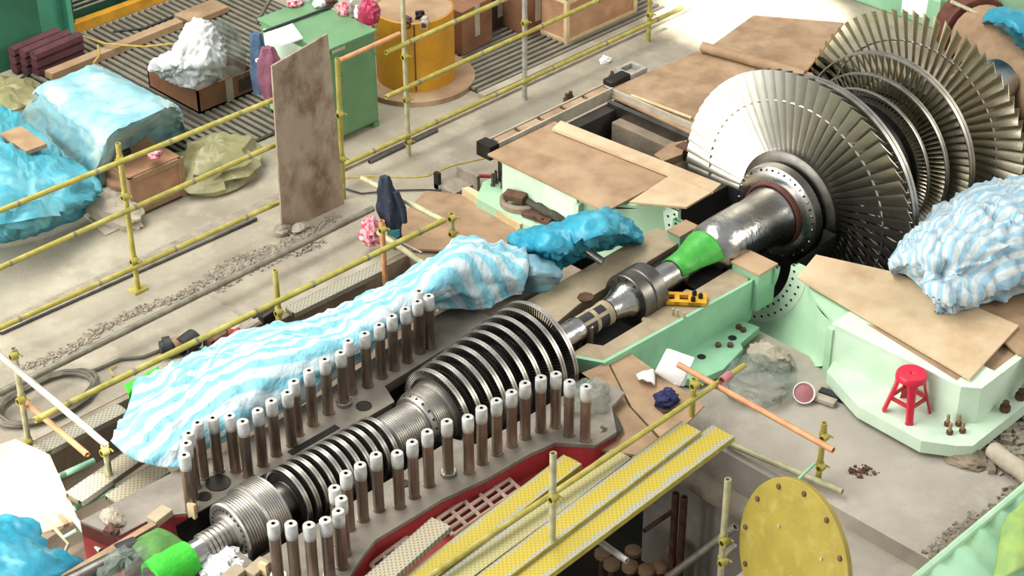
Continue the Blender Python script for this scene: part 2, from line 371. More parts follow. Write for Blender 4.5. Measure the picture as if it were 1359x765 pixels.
def rubble(name, x0, x1, y, wd, n, s, label, mat_='concrete_rough', z=FL):
    b = MB()
    for i in range(n):
        x = random.uniform(x0, x1); yy = y+random.gauss(0, wd)+.04*math.sin(x*5); k = s*random.uniform(.4, 1.3)
        b.box((x, yy, z+k*.2), (k*random.uniform(.6, 1.6), k*random.uniform(.5, 1.2), k*.8), random.uniform(0, 3), random.uniform(-.4, .4), random.uniform(-.4, .4))
    solo(name, b, mat_, label, 'rubble', kind='stuff', smooth=0)
rubble('chipped_concrete', -5.75, -2.3, 3.3, .03, 1400, .02, 'line of chipped concrete crumbs along the left walkway joint')
rubble('chipped_concrete', -3.9, -2.7, 3.22, .07, 900, .028, 'broken concrete patch below the stained upright board')
rubble('chipped_concrete', -2.42, -1.3, -3.36, .06, 1400, .03, 'rough chipped concrete kerb beside the green sheet')
rubble('chipped_concrete', -1.3, .2, -3.0, .1, 300, .05, 'broken concrete beside the green casing base at the right')
struct('trim_5', MB().boxp(-3.98, -3.95, 2.42, 3.28, FL, FL+.012), 'concrete_rough')
# ------------------------------------------------------------------ high pressure casing (lower half)
RY = -.02
cas = thing('turbine_casing', 'grey lower turbine casing half with red sides carrying the smaller bladed rotor', 'casing', (-4.8, 0, -1.1))
far_o = [(-6.74, .82), (-5.95, .80), (-5.6, .72), (-4.6, .76), (-4.0, .84), (-3.45, .92), (-3.0, .92)]
far_i = [(-3.0, .56), (-4.22, .5), (-4.3, .3), (-4.72, .3), (-4.78, .32), (-6.1, .32), (-6.18, .37), (-6.35, .49), (-6.65, .5)]
near_o = [(-6.42, -.72), (-6.2, -.92), (-5.88, -.96), (-5.62, -.84), (-5.44, -.77), (-5.07, -.78), (-4.83, -.78), (-4.45, -.84), (-4.03, -.86), (-3.81, -.9), (-3.73, -1.0), (-3.63, -1.13), (-3.4, -1.13), (-3.2, -.9), (-3.0, -.85)]
near_i = [(-3.0, -.56), (-4.22, -.52), (-4.3, -.34), (-4.72, -.34), (-4.78, -.36), (-6.1, -.36), (-6.3, -.36)]
part('flange', MB().prism(far_o+far_i, -.14, 0), 'flange', cas, 0)
part('flange', MB().prism(near_o+near_i, -.035, 0), 'flange', cas, 0)
def offs(pl, dy): return [(x, y+dy) for x, y in pl]
sk = MB()
def skirt(pl, dy, z0, z1, th=.03):
    q = offs(pl, dy)
    for a, b in zip(q[:-1], q[1:]):
        s = MB(); d = Vector((b[0]-a[0], b[1]-a[1], 0)); n = Vector((-d.y, d.x, 0)).normalized()*th
        sk.prism([(a[0], a[1]), (b[0], b[1]), (b[0]+n.x, b[1]+n.y), (a[0]+n.x, a[1]+n.y)], z0, z1)
skirt(near_o[:14], -.0, -.22, -.03)
part('side_wall', sk, 'red', cas, 0, label='red painted casing side')
lg = MB(); q = near_o[2:13]; lg.prism(q + offs(q, -.3)[::-1], -.24, -.2); part('ledge', lg, 'red', cas, 0, label='red ledge')
for q in ([(-6.74, .82), (-6.65, .5), (-6.62, .5), (-6.7, .86)], [(-6.65, .49), (-6.35, .48), (-6.18, .36), (-6.12, .4), (-6.33, .52), (-6.65, .53)], [(-6.44, -.72), (-6.3, -.36), (-6.27, -.37), (-6.4, -.74)]):
    part('end_wall', MB().prism(q, -.5, -.02), 'red', cas, 0, label='red end wall')
tr = MB().lathe((0, RY, -.01), (1, 0, 0), [(-6.3, .34), (-5.72, .34), (-5.72, .31), (-4.75, .31), (-4.75, .28), (-4.32, .28), (-4.32, .42), (-4.2, .45), (-3.05, .52), (-3.0, .14)], 40, R(90), R(270))
part('trough', tr, 'steel_dark', cas, 60)
part('lower_shell', MB().boxp(-6.2, -3.05, -.8, .8, -1.12, -.62), 'red', cas, 0)
for i, (x, y, r) in enumerate(((-5.82, .47, .09), (-5.98, .42, .05), (-4.5, .42, .06), (-4.9, -.47, .04))):
    part('port', MB().lathe((x, y, .002), (0, 0, 1), [(0, r), (.006, r), (.006, r*.9), (.003, r*.88), (.003, 0)], 24), 'steel_dark', cas, 30, label='dark round port in the flange')
part('slot', MB().prism([(-5.25, .34), (-4.8, .34), (-4.8, .4), (-5.25, .4)], .0, .004), 'dark', cas, 0, label='dark slot beside the wheels')
for i, (x, y) in enumerate(((-6.34, .44), (-6.36, -.4), (-6.2, -.46))): part('gland_plate', MB().box((x, y, .03), (.16, .1, .06), R(10)), 'beige_plate', cas, 0, bev=.006)
# ------------------------------------------------------------------ stud bolts on both flanges
SH = .48
sp_ = Vector((0, 0, 0))
m_sh = mesh('shank', MB().lathe((0, 0, 0), (0, 0, 1), [(0, .046), (.012, .046), (.012, .04), (SH*.3, .039), (SH*.77, .04), (SH*.79, .043)], 18), 'stud', smooth=35)
m_tp = mesh('tip', MB().lathe((0, 0, 0), (0, 0, 1), [(SH*.76, .0405), (SH*.82, .043), (SH*.985, .043), (SH, .038), (SH, .012)], 18), 'stud_white', smooth=35)
m_co = mesh('bore', MB().lathe((0, 0, 0), (0, 0, 1), [(SH+.001, .014), (SH+.001, .012), (SH-.03, .011), (SH-.03, 0)], 12), 'steel_dark', smooth=35)
m_wr = mesh('washer', MB().lathe((0, 0, 0), (0, 0, 1), [(0, .06), (.03, .06), (.034, .055), (.034, .04)], 18), 'steel', smooth=35)
near_px = [(362.5, 695), (386, 696), (410, 696.5), (432, 691), (449, 679), (453, 662), (444, 648), (459, 629), (478, 617), (499, 604), (527, 600), (547, 587), (567, 572), (593, 558), (621, 555), (639, 542.5), (659, 531), (679, 520), (697, 510), (718, 501), (738, 495), (756, 506.5), (778, 513)]
far_px = [(244.5, 604), (247, 589), (250, 575), (262, 562), (282, 554), (305, 553), (322, 559.5), (342, 545), (360, 532), (381, 519.5), (390, 506), (410, 493), (431, 478), (452, 467), (462, 452), (484, 443), (503, 431.5), (520, 421), (538, 411), (554, 399), (556, 387), (569, 393.5)]
for row, px in (('near', near_px), ('far', far_px)):
    for i, (a, b) in enumerate(px):
        p = P(a, b, SH); p.z = 0
        t = thing('stud_bolt', 'tall brown stud with white tip, %s from the gland end, %s row' % (ordn(i), row), 'stud', p, '%s row of casing studs' % row)
        k = 1.0 + random.uniform(-.02, .02)
        for nm, me in (('shank', m_sh), ('tip', m_tp), ('bore', m_co)):
            o = inst(nm, me, t, rot=(0, 0, random.uniform(0, 6)), scale=(1, 1, k))
        if (row, i) in (('near', 13), ('far', 13), ('near', 0)): inst('washer', m_wr, t)
# ------------------------------------------------------------------ rotors
def xl(prof, n=64): return MB().lathe((0, RY, 0), (1, 0, 0), prof, n)
hp = thing('turbine_rotor', 'long steel turbine rotor with two banks of narrow bladed wheels between the studs', 'rotor', (-4.6, RY, 0))
def grooves(x0, x1, r, n, d):
    pr = []; p = (x1-x0)/n
    for i in range(n): pr += [(x0+i*p, r-d), (x0+i*p+.3*p, r-d), (x0+i*p+.3*p, r), (x0+(i+1)*p, r), (x0+(i+1)*p, r-d)]
    return pr
part('shaft', xl([(-6.75, .0), (-6.75, .095), (-6.3, .095), (-6.28, .1), (-6.22, .1), (-6.2, .085), (-5.0, .11), (-4.9, .155), (-4.72, .155), (-4.1, .2), (-3.1, .2), (-3.02, .12), (-2.94, .095), (-2.28, .095), (-2.24, .1), (-2.1, .145), (-2.06, .155)], 48), 'steel', hp, 35)
part('gland_sleeve', xl([(-6.33, .09)] + grooves(-6.33, -6.12, .112, 6, .012) + [(-6.12, .14), (-6.08, .16)], 48), 'steel_ring', hp, 25)
g1 = part('gland_drum', xl([(-6.09, .13), (-6.1, .15), (-6.1, .22), (-6.09, .232)] + grooves(-6.08, -5.93, .235, 7, .01) + [(-5.93, .262), (-5.925, .266)] + grooves(-5.9, -5.76, .266, 8, .007) + [(-5.75, .266), (-5.745, .26), (-5.745, .14)], 72), 'steel_ring', hp, 25)
for i in range(28):
    a = 2*math.pi*i/28; c = Vector((-6.1, RY+math.sin(a)*.185, math.cos(a)*.185))
    part('bolt_hole', MB().lathe(c, (-1, 0, 0), [(0, .011), (.003, .011), (.003, .0)], 8), 'dark', g1, 30)
part('neck', xl([(-5.75, .135), (-5.6, .14), (-5.58, .16)], 48), 'steel_mid', hp, 30)
def wheel(x, r, hub, wd, nb, bh, bank):
    d = part('wheel', xl([(x+wd*.1, hub*.9), (x+wd*.15, r-bh-.004), (x-wd*.05, r-bh), (x-wd*.05, r-bh+.003), (x+wd*.75, r-bh+.003), (x+wd*.75, r-bh-.006), (x+wd*.6, r-bh-.008), (x+wd*.6, hub*.9)], 64), 'wheel_grey', hp, 30)
    part('shroud', xl([(x-.002, r-.006), (x-.002, r), (x+wd*.3, r), (x+wd*.3, r-.004), (x+wd*.42, r-.004), (x+wd*.42, r), (x+wd*.72, r), (x+wd*.72, r-.006), (x-.002, r-.006)], 72), 'shroud', d, 25)
    b = MB()
    for i in range(nb):
        a = 2*math.pi*i/nb; ca, sa = math.cos(a), math.sin(a)
        rad = Vector((0, sa, ca)); tn = Vector((0, ca, -sa)); c = Vector((x+wd*.35, RY, 0)) + rad*(r-bh/2-.003)
        ax = (Vector((1, 0, 0))*.8+tn*.6).normalized(); nr = rad.cross(ax)
        b.add([c+ax*(wd*.36*u)+rad*(bh*.5*v)+nr*(.0035*w_) for w_ in (-1, 1) for v in (-1, 1) for u in (-1, 1)], [(0, 2, 3, 1), (4, 5, 7, 6), (0, 1, 5, 4), (2, 6, 7, 3), (0, 4, 6, 2), (1, 3, 7, 5)])
    part('blade_row', b, 'steel_mid', d, 0, kind='stuff')
for i in range(11):
    f = i/10; wheel(-5.6+.083*i, .246-.012*f, .12, .05, 72, .03, 0)
part('balance_drum', xl([(-4.72, .15), (-4.71, .17), (-4.69, .188)] + grooves(-4.68, -4.4, .188, 15, .006) + [(-4.39, .188), (-4.39, .215), (-4.38, .222), (-4.34, .226), (-4.34, .24)] + grooves(-4.33, -4.2, .243, 8, .006) + [(-4.2, .255), (-4.15, .26), (-4.15, .2)], 72), 'steel_ring', hp, 25)
for i in range(20):
    a = 2*math.pi*i/20; c = Vector((-4.36, RY+math.sin(a)*.222, math.cos(a)*.222)); d = Vector((-.3, math.sin(a), math.cos(a)))
    part('bolt_hole', MB().lathe(c, d, [(0, .011), (.004, .011), (.004, .0)], 8), 'dark', hp, 30)
for i in range(10):
    f = i/9; wheel(-4.17+.115*i, .345+.1*f, .2, .055, int(84+20*f), .062+.05*f, 1)
part('foil_wrap', xl([(-2.98, .098), (-2.9, .1), (-2.8, .104), (-2.72, .1), (-2.66, .106), (-2.63, .1)], 40), 'steel_foil', hp, 60, label='crumpled metal foil round the shaft')
part('tape_band', xl([(-2.36, .098), (-2.36, .104), (-2.3, .106), (-2.3, .098)], 40), 'beige_plate', hp, 30, label='tan tape band round the shaft')
part('tape_band', xl([(-2.5, .097), (-2.5, .101), (-2.46, .101), (-2.46, .097)], 40), 'beige_plate', hp, 30, label='tan tape band round the shaft')
tp = MB()
for a in (R(-45), R(15)): tp.box((-2.47, RY-.1*math.sin(-a), .1*math.cos(a)), (.32, .03, .006), 0, -a*1)
part('tape_strip', tp, 'beige_plate', hp, 0, label='tan tape strips along the shaft')
part('black_wrap', xl([(-2.63, .096), (-2.62, .0985), (-2.3, .0985), (-2.29, .096)], 40), 'black', hp, 30, label='black wrapped length of shaft')
part('foil_cone', xl([(-2.29, .106), (-2.22, .112), (-2.16, .125), (-2.12, .15), (-2.07, .16)], 40), 'steel_foil', hp, 60, label='foil covered cone before the coupling')
cf = part('coupling_flange', xl([(-2.07, .1), (-2.07, .222), (-2.06, .228), (-1.95, .228), (-1.945, .218), (-1.945, .1)], 56), 'steel_mid', hp, 30)
for i in range(14):
    a = 2*math.pi*i/14; part('bolt_hole', MB().lathe((-2.071, RY+math.sin(a)*.192, math.cos(a)*.192), (-1, 0, 0), [(0, .013), (.002, .013), (.002, .0)], 10), 'dark', cf, 30)
# low pressure rotor
lp = thing('turbine_rotor', 'huge steel low pressure rotor with two great fans of long blades', 'rotor', (1.05, RY, -1.2))
part('coupling_flange', xl([(-1.935, .1), (-1.935, .218), (-1.925, .228), (-1.8, .228), (-1.79, .218), (-1.78, .11)], 56), 'steel_mid', lp, 30)
part('shaft', xl([(-1.94, .1), (-1.78, .115), (-1.5, .115), (-1.46, .125), (-1.43, .125), (-1.42, .1), (-1.1, .1), (-1.08, .14), (-1.04, .2), (-.98, .235), (-.6, .245), (-.55, .25), (-.42, .24), (-.3, .25), (-.18, .27), (-.14, .29), (3.0, .3), (3.4, .24), (3.4, 0)], 64), 'steel', lp, 35)
part('foil_wrap', xl([(-1.07, .16), (-1.03, .215), (-.97, .243), (-.9, .247), (-.8, .249), (-.72, .25), (-.6, .252), (-.52, .252)], 48), 'steel_foil', lp, 60, label='crumpled clear foil round the thick shaft')
part('seal_ring', xl([(-.17, .28), (-.185, .283), (-.19, .296), (-.17, .302), (-.15, .302)], 64), 'red_brown', lp, 30, label='red-brown ring at the hub')
part('hub_face', xl([(-.15, .27), (-.145, .34), (-.13, .4), (-.11, .43), (-.03, .44), (-.03, .3)], 72), 'steel', lp, 30)
for i in range(40):
    a = 2*math.pi*i/40; part('hub_bolt', MB().lathe((-.12, RY+math.sin(a)*.405, math.cos(a)*.405), (-1, 0, .0), [(0, .011), (.014, .011), (.016, .008), (.016, 0)], 8), 'steel_dark' if i % 2 else 'steel', lp, 30)
def blademe(name, r0, r1, c0, c1, g0, g1, mat_, th=.009, ns=6, sgn=1):
    mb = MB(); rows = []
    for i in range(ns):
        f = i/(ns-1); r = r0+(r1-r0)*f; ch = c0+(c1-c0)*f; g = sgn*(g0+(g1-g0)*f); t = th*(1-.6*f)
        ax = Vector((math.cos(g), math.sin(g), 0)); nr = Vector((-math.sin(g), math.cos(g), 0))
        cam_ = .16*ch*(1-.7*f)*sgn
        pts = [ax*(-.5*ch), ax*(-.2*ch)+nr*(cam_*.8+t), ax*(.2*ch)+nr*(cam_*.7+t*.7), ax*(.5*ch), ax*(.2*ch)+nr*(cam_*.7-t*.7), ax*(-.2*ch)+nr*(cam_*.8-t)]
        rows.append([p+Vector((0, 0, r)) for p in pts])
    k = 6
    mb.add([p for r_ in rows for p in r_], [(i*k+j, i*k+(j+1) % k, (i+1)*k+(j+1) % k, (i+1)*k+j) for i in range(ns-1) for j in range(k)] + [tuple(range((ns-1)*k, ns*k))])
    return mesh(name, mb, mat_, smooth=50)
LO = ORG[lp]
def stage(x, r0, r1, nb, c0, c1, g0, g1, sgn, mat_, dx=.1, shroud=False, single=True, wire=None, wob=0):
    d = part('blade_disc', xl([(x-dx, .3), (x-dx, r0*.9), (x-dx*.85, r0-.01), (x-dx*.8, r0+.012), (x+dx*.8, r0+.012), (x+dx*.85, r0-.01), (x+dx, r0*.9), (x+dx, .3)], 96), 'steel_mid', lp, 30)
    if single:
        me = blademe('blade', r0, r1, c0, c1, g0, g1, mat_, sgn=sgn)
        for i in range(nb): inst('blade', me, d, Vector((x, RY, 0))-LO, (2*math.pi*i/nb, 0, 0))
    else:
        b = MB()
        for i in range(nb):
            a = 2*math.pi*i/nb; rad = Vector((0, math.sin(a), math.cos(a))); tn = Vector((0, math.cos(a), -math.sin(a)))
            ax = (Vector((math.cos(g1), 0, 0)) + tn*math.sin(g1)*sgn); nr = rad.cross(ax); c = Vector((x, RY, 0))
            b.add([c+rad*r_+ax*(c0*.5*u)+nr*(.004*w_) for r_ in (r0, r1) for w_ in (-1, 1) for u in (-1, 1)], [(0, 1, 3, 2), (4, 6, 7, 5), (0, 4, 5, 1), (2, 3, 7, 6), (0, 2, 6, 4), (1, 5, 7, 3)])
        part('blade_row', b, mat_, d, 0, kind='stuff')
    if shroud: part('shroud', xl([(x-c0*.4, r1-.006), (x-c0*.4, r1+.006), (x-c0*.05, r1+.008), (x-c0*.05, r1), (x+c0*.05, r1), (x+c0*.05, r1+.008), (x+c0*.4, r1+.006), (x+c0*.4, r1-.006), (x-c0*.4, r1-.006)], 128), 'steel_ring', d, 30)
    if wire:
        pts = [(x-.022, RY+math.sin(2*math.pi*i/128)*wire, math.cos(2*math.pi*i/128)*wire) for i in range(128)]
        part('lashing_wire', MB().path(pts, .011, 6, True), 'wire', d, 60)
    return d
stage(.15, .50, 1.225, 64, .13, .165, R(38), R(70), -1, 'blade', .12, wire=.95)
stage(.42, .46, 1.08, 72, .1, .1, R(20), R(50), -1, 'blade', .07, shroud=True, single=False)
stage(.66, .45, .86, 80, .08, .07, R(20), R(40), -1, 'blade', .06, shroud=True, single=False)
part('drum', xl([(.7, .3), (.72, .5), (.85, .54), (.9, .6), (.92, .6), (.92, .57), (1.0, .57), (1.0, .6), (1.06, .6), (1.06, .57), (1.12, .57), (1.14, .3)], 96), 'steel_dark', lp, 25)
stage(1.17, .6, .70, 110, .05, .05, R(20), R(35), 1, 'blade_far', .05, shroud=True, single=False)
stage(1.33, .58, .79, 100, .07, .07, R(20), R(42), 1, 'blade_far', .06, shroud=True, single=False)
stage(1.52, .56, .925, 76, .1, .11, R(30), R(52), 1, 'blade_far', .07, shroud=True)
stage(1.93, .50, 1.205, 64, .13, .165, R(30), R(56), 1, 'blade_far', .12, wire=.92)
# ------------------------------------------------------------------ low pressure exhaust casing
ex = thing('exhaust_casing', 'pale green exhaust casing half round the huge rotor, boarded over with plywood', 'casing', (.8, 0, -1.6))
part('gland_shade', MB().lathe((0, RY, 0), (1, 0, 0), [(-.68, .63), (-.3, .6), (-.04, .6), (-.04, .46)], 40, R(90), R(270)), 'dark', ex, 40)  # added dark shell, painting the shade behind the gland flange
for s, nm in ((1, 'far'), (-1, 'near')):
    y0 = RY
    ann = MB()
    n = 24; vs = []
    for i in range(n+1):
        a = R(90)*i/n                    # 0 = level with the joint, 90 = bottom
        for r, x in ((.62, -.66), (.62, -.70), (.79, -.70), (.79, -.66)): vs.append((x, y0+s*math.cos(a)*r, -math.sin(a)*r))
    ann.add(vs, [(i*4+j, i*4+(j+1) % 4, (i+1)*4+(j+1) % 4, (i+1)*4+j) for i in range(n) for j in range(4)])
    an = part('gland_flange', ann, 'green_pale', ex, 30)
    for k, r in ((0, .66), (1, .735)):
        for i in range(13):
            a = R(4+6.6*i+3.3*k); part('bolt_hole', MB().lathe((-.70, y0+s*math.cos(a)*r, -math.sin(a)*r), (-1, 0, 0), [(0, .013), (.002, .013), (.002, 0)], 8), 'dark', an, 30)
    fn = []
    for t in range(7):
        f = t/6; row = []
        for i in range(13):
            a = R(88)*i/12; g = i/12
            A = Vector((-.69, y0+s*math.cos(a)*.785, -math.sin(a)*.785))
            B = Vector((-1.12, s*(1.42-.25*g*g), -.02-.46*min(1, g*2.2))) if g < .45 else Vector((-1.12-.2*(g-.45), s*(1.37-(g-.45)*1.5), -.48-.25*(g-.45)))
            p = A.lerp(B, f); p.x += -.10*math.sin(math.pi*f)*.5+.0; p.z -= .06*math.sin(math.pi*f)*(1-g); row.append(p)
        fn.append(row)
    part('funnel', MB().grid(fn), 'green_mint', ex, 60)
    part('rib', MB().prism([(-1.16, s*1.36), (-1.1, s*1.36), (-1.1, s*1.42), (-1.16, s*1.42)], -.5, -.06), 'green_mint', ex, 30)
    part('end_wall', MB().prism([(-1.14, 1.4), (-1.14, 2.34), (-1.0, 2.34), (-1.0, 1.4)] if s > 0 else [(-1.14, s*1.4), (-1.14, s*2.6), (-1.05, s*2.72), (-1.0, s*2.72), (-1.0, s*1.4)], -.5, -.02), 'green_pale', ex, 30)
    if s < 0: part('side_wall', MB().boxp(-1.0, 3.2, -2.719, -2.66, -.5, -.021), 'green_pale', ex, 30)
    else: part('side_wall', MB().boxp(-1.0, 3.2, 2.4, 2.54, -.6, -.1), 'pit', ex, 30)  # dark pit colour puts the shade of the floor opening on this wall
    part('base_ledge', MB().prism([(-1.0, 1.4), (-1.3, 1.5), (-1.38, 1.75), (-1.37, 2.45), (-1.12, 2.62), (-1.0, 2.62)] if s > 0 else [(-1.0, s*1.4), (-1.3, s*1.5), (-1.5, s*1.95), (-1.52, s*2.55), (-1.38, s*2.78), (-1.3, s*2.86), (3.2, s*2.86), (3.2, s*2.66), (-1.0, s*2.66)], -.46, -.35), 'green_mint' if s > 0 else 'green_pale', ex, 30)
    part('flange_top', MB().prism([(-1.15, 1.4), (-1.15, 2.345), (-.8, 2.345), (-.8, 1.4)] if s > 0 else [(-1.15, s*1.4), (-1.15, s*2.61), (-1.06, s*2.73), (-.8, s*2.73), (-.8, s*1.4)], -.0195, -.003), 'green_pale', ex, 30)
    part('joint_plate', MB().prism([(-.67, s*.64), (-.71, s*.78), (-.95, s*1.08), (-1.12, s*1.42), (-.6, s*1.42), (-.6, s*.64)], -.05, -.02), 'green_mint', ex, 30)
    part('inner_deck', MB().boxp(-.82, -.4, min(s*1.4, s*2.7), max(s*1.4, s*2.7), -.1, -.05), 'ply_red', ex, 0)
# ------------------------------------------------------------------ bearing pedestal with the coupling
pd = thing('bearing_pedestal', 'green bearing pedestal with oily tan top round the shaft coupling', 'pedestal', (-1.85, 0, -.6))
part('far_wall', MB().prism([(-2.75, .2), (-2.6, .62), (-.95, .62), (-.95, .32), (-2.3, .28)], -.5, -.06), 'beige_plate', pd, 0, bev=.006)
part('near_wall', MB().prism([(-2.88, -.16), (-2.75, -.42), (-1.08, -.5), (-1.02, -.44), (-1.02, -.26), (-1.5, -.26), (-1.52, -.2), (-2.1, -.22), (-2.12, -.26), (-2.6, -.26), (-2.66, -.15)], -.34, -.06), 'beige_plate', pd, 0)
part('green_side', MB().prism([(-2.9, -.18), (-2.77, -.43), (-1.06, -.515), (-1.0, -.5), (-1.0, -.48), (-1.06, -.49), (-2.75, -.4), (-2.87, -.16)], -.45, -.055), 'green_mid', pd, 0, label='green painted side')
part('foot', MB().prism([(-2.3, -.45), (-1.15, -.5), (-1.12, -.68), (-1.42, -.72), (-1.46, -.78), (-1.8, -.85), (-2.05, -.8)], -.47, -.4), 'green_mid', pd, 0, bev=.006)
for (a, b) in ((931, 474), (972, 449)):
    c = P(a, b, -.4); part('foot_hole', MB().lathe(c, (0, 0, 1), [(0, .036), (.004, .036), (.004, 0)], 16), 'dark', pd, 30)
for (a, b) in ((953, 460), (969, 460), (980, 436), (986, 440)):
    c = P(a, b, -.4); part('foot_bolt', MB().lathe(c, (0, 0, 1), [(0, .025), (.03, .025), (.034, .016), (.034, 0)], 6), 'rust', pd, 30)
part('inner_floor', MB().boxp(-2.7, -1.0, -.3, .35, -.5, -.42), 'dark', pd, 0)
part('bearing_saddle', MB().boxp(-1.42, -1.05, -.27, .3, -.45, -.1), 'steel_dark', pd, 0)
ef = MB(); n = 28; vs = []
for i in range(n+1):
    a = R(90)+R(180)*i/n
    for r, x in ((.3, -.83), (.3, -.78), (.57, -.78), (.57, -.83)): vs.append((x, RY+math.sin(a)*r, math.cos(a)*r))
ef.add(vs, [(i*4+j, i*4+(j+1) % 4, (i+1)*4+(j+1) % 4, (i+1)*4+j) for i in range(n) for j in range(4)])
efo = part('end_flange', ef, 'green_mid', pd, 30)
for i in range(17):
    a = R(93)+R(174)*i/16; part('bolt_hole', MB().lathe((-.831, RY+math.sin(a)*.53, math.cos(a)*.52), (-1, 0, 0), [(0, .013), (.003, .013), (.003, 0)], 8), 'dark', efo, 30)
for y0, y1 in ((-.56, -.27), (.3, .44)):
    part('end_block', MB().boxp(-1.02, -.79, y0, y1, -.36, -.0), 'green_mid', pd, 0, bev=.008)
    part('pad', MB().boxp(-1.03, -.78, y0-.005, y1+.005, .0, .02), 'ply', pd, 0, label='wooden pad')
part('scallop', MB().lathe((-2.2, .3, -.06), (0, 0, 1), [(0, .07), (.015, .07), (.015, 0)], 8), 'rust', pd, 30)
for (a, b) in ((899, 420), (908, 423), (893, 418), (789, 343), (820, 372)):
    c = P(a, b, -.06); part('dowel', MB().lathe(c, (0, 0, 1), [(0, .012), (.06, .012), (.064, .008), (.064, 0)], 8), 'pale_tube', pd, 30)
br = thing('steel_bracket', 'orange-yellow slotted bracket bolted beside the shaft coupling', 'bracket', P(905, 397, -.05))
bc = P(905, 398, -.04); a = R(-50)
b2 = MB()
def rot2(x, y): return (bc.x+x*math.cos(a)-y*math.sin(a), bc.y+x*math.sin(a)+y*math.cos(a))
for sy in (-1, 1): b2.prism([rot2(*q) for q in ((-.17, sy*.075), (.16, sy*.075), (.16, sy*.035), (-.17, sy*.035))], -.045, -.015)
for x0, x1 in ((-.2, -.13), (-.06, -.02), (.05, .2)): b2.prism([rot2(*q) for q in ((x0, -.075), (x1, -.075), (x1, .075), (x0, .075))], -.045, -.014)
part('plate', b2, 'bracket', br, 0)
for x, y in ((.1, .04), (.15, .0), (.09, -.05)): c = rot2(x, y); part('bolt', MB().lathe((c[0], c[1], -.015), (0, 0, 1), [(0, .02), (.03, .02), (.045, .012), (.05, 0)], 10), 'steel_dark', br, 30)
# green sheet over the bearing between the shafts
gc = solo('bearing_cover', MB().lathe((0, RY, 0), (1, 0, 0), [(-1.5, .13), (-1.42, .135), (-1.3, .15), (-1.18, .185), (-1.1, .21), (-1.07, .215)], 24, R(-62), R(78)), 'cloth_green_clear', 'bright green clear sheet bent over the shaft beside the coupling', 'cover', smooth=60)
gc.modifiers.new('thickness', 'SOLIDIFY').thickness = .008
# ------------------------------------------------------------------ plywood covers
def sheet(label, px, z, mat_, th=.02, name='plywood_sheet', cat='board', pts=None):
    pl = [(P(a, b, z).x, P(a, b, z).y) for a, b in px] if px else pts
    return solo(name, MB().prism(pl, z-th, z), mat_, label, cat, smooth=0)
sheet('dark stained plywood sheet covering the far green casing box', None, .02, 'ply', pts=[(-1.17, 1.03), (-1.17, 2.5), (-.28, 2.5), (-.28, 1.02)])
sheet('pale plywood offcut at the far casing beside the big fan', [(835, 268), (890, 232), (953, 250), (911, 275)], .045, 'ply_light')
sheet('narrow plank along the dark floor opening', [(733, 170), (744, 160), (957, 244), (946, 254)], .06, 'ply_light', .03, 'wooden_plank', 'plank')
sheet('wide brown plywood floor sheet beyond the dark opening', [(800, 122), (925, 68), (1085, 98), (1010, 140), (925, 182)], -.06, 'ply_red')
sheet('plywood floor sheet in the sunlight behind the fans', [(945, 60), (1000, 20), (1120, 30), (1070, 95)], -.05, 'ply_red')
sheet('large pale plywood sheet on the near casing under the striped heap', [(1083, 338), (1058, 368), (1287, 503), (1352, 432), (1190, 362)], .03, 'ply_light')
sheet('brown plywood sheet at the right edge beyond the pale one', [(1300, 395), (1290, 420), (1352, 470), (1440, 500), (1440, 350)], .0, 'ply_red')
sheet('shaded brown plywood decking between the striped heap and the far fan', None, -.04, 'ply_red', pts=[(.05, -2.64), (3.15, -2.64), (3.15, -1.34), (.05, -1.34)])
sheet('warped plywood edge sticking out beneath the pale sheet', [(1150, 430), (1190, 440), (1280, 495), (1270, 505)], .0, 'ply', .015)
sheet('brown plywood sheet on the walkway beside the far casing', [(565, 253), (612, 258), (702, 303), (655, 335), (545, 330), (520, 300)], -.44, 'ply_red')
sheet('pink-brown plywood sheet beside the stud rows near the pedestal', [(768, 497), (806, 481), (835, 540), (880, 590), (850, 605), (790, 596)], -.08, 'ply_red')
sheet('plywood sheet under the white cup beside the pedestal', [(808, 480), (835, 468), (935, 538), (885, 590), (838, 540)], -.1, 'ply')
solo('wooden_batten', MB().tube(P(838, 127, -.04), P(918, 157, -.04), .018, 6, hollow=False), 'wood_pale', 'thin pale batten on the plywood beyond the dark opening', 'batten', smooth=0)
solo('timber_beam', MB().tube(P(932, 62, .0), P(1068, 100, .0), .055, 10, hollow=False), 'wood', 'round timber lying behind the big fan in the sunlight', 'timber')
solo('timber_beam', MB().prism([(P(a, b, -.42).x, P(a, b, -.42).y) for a, b in ((613, 257), (623, 255), (702, 300), (690, 306))], -.44, -.36), 'wood_pale', 'pale square timber along the green base of the far casing', 'timber', smooth=0)
# edge trims of the far casing
et = thing('edge_frame', 'steel edge frame with wooden inserts along the far side of the floor opening', 'frame', (-.2, 2.62, -.1))
part('rail', MB().boxp(-1.0, .62, 2.69, 2.705, -.1, .02), 'sack', et, 0); part('rail', MB().boxp(-1.0, .62, 2.57, 2.59, -.1, .02), 'sack', et, 0)
for i in range(5): part('insert', MB().boxp(-.92+.31*i, -.66+.31*i, 2.59, 2.68, -.08, .01), 'ply_red', et, 0)
part('end_stop', MB().boxp(-1.1, -.98, 2.54, 2.72, -.1, .04), 'steel_dark', et, 0)
part('rail', MB().boxp(.615, .64, 1.5, 2.7, -.1, .0), 'sack', et, 0)
bm = thing('concrete_beam', 'dusty concrete beam across the dark floor opening', 'beam', (.35, 2.0, -.6))
part('body', MB().boxp(.34, .48, 1.3, 2.33, -.6, -.16), 'concrete_brown', bm, 0, bev=.01)
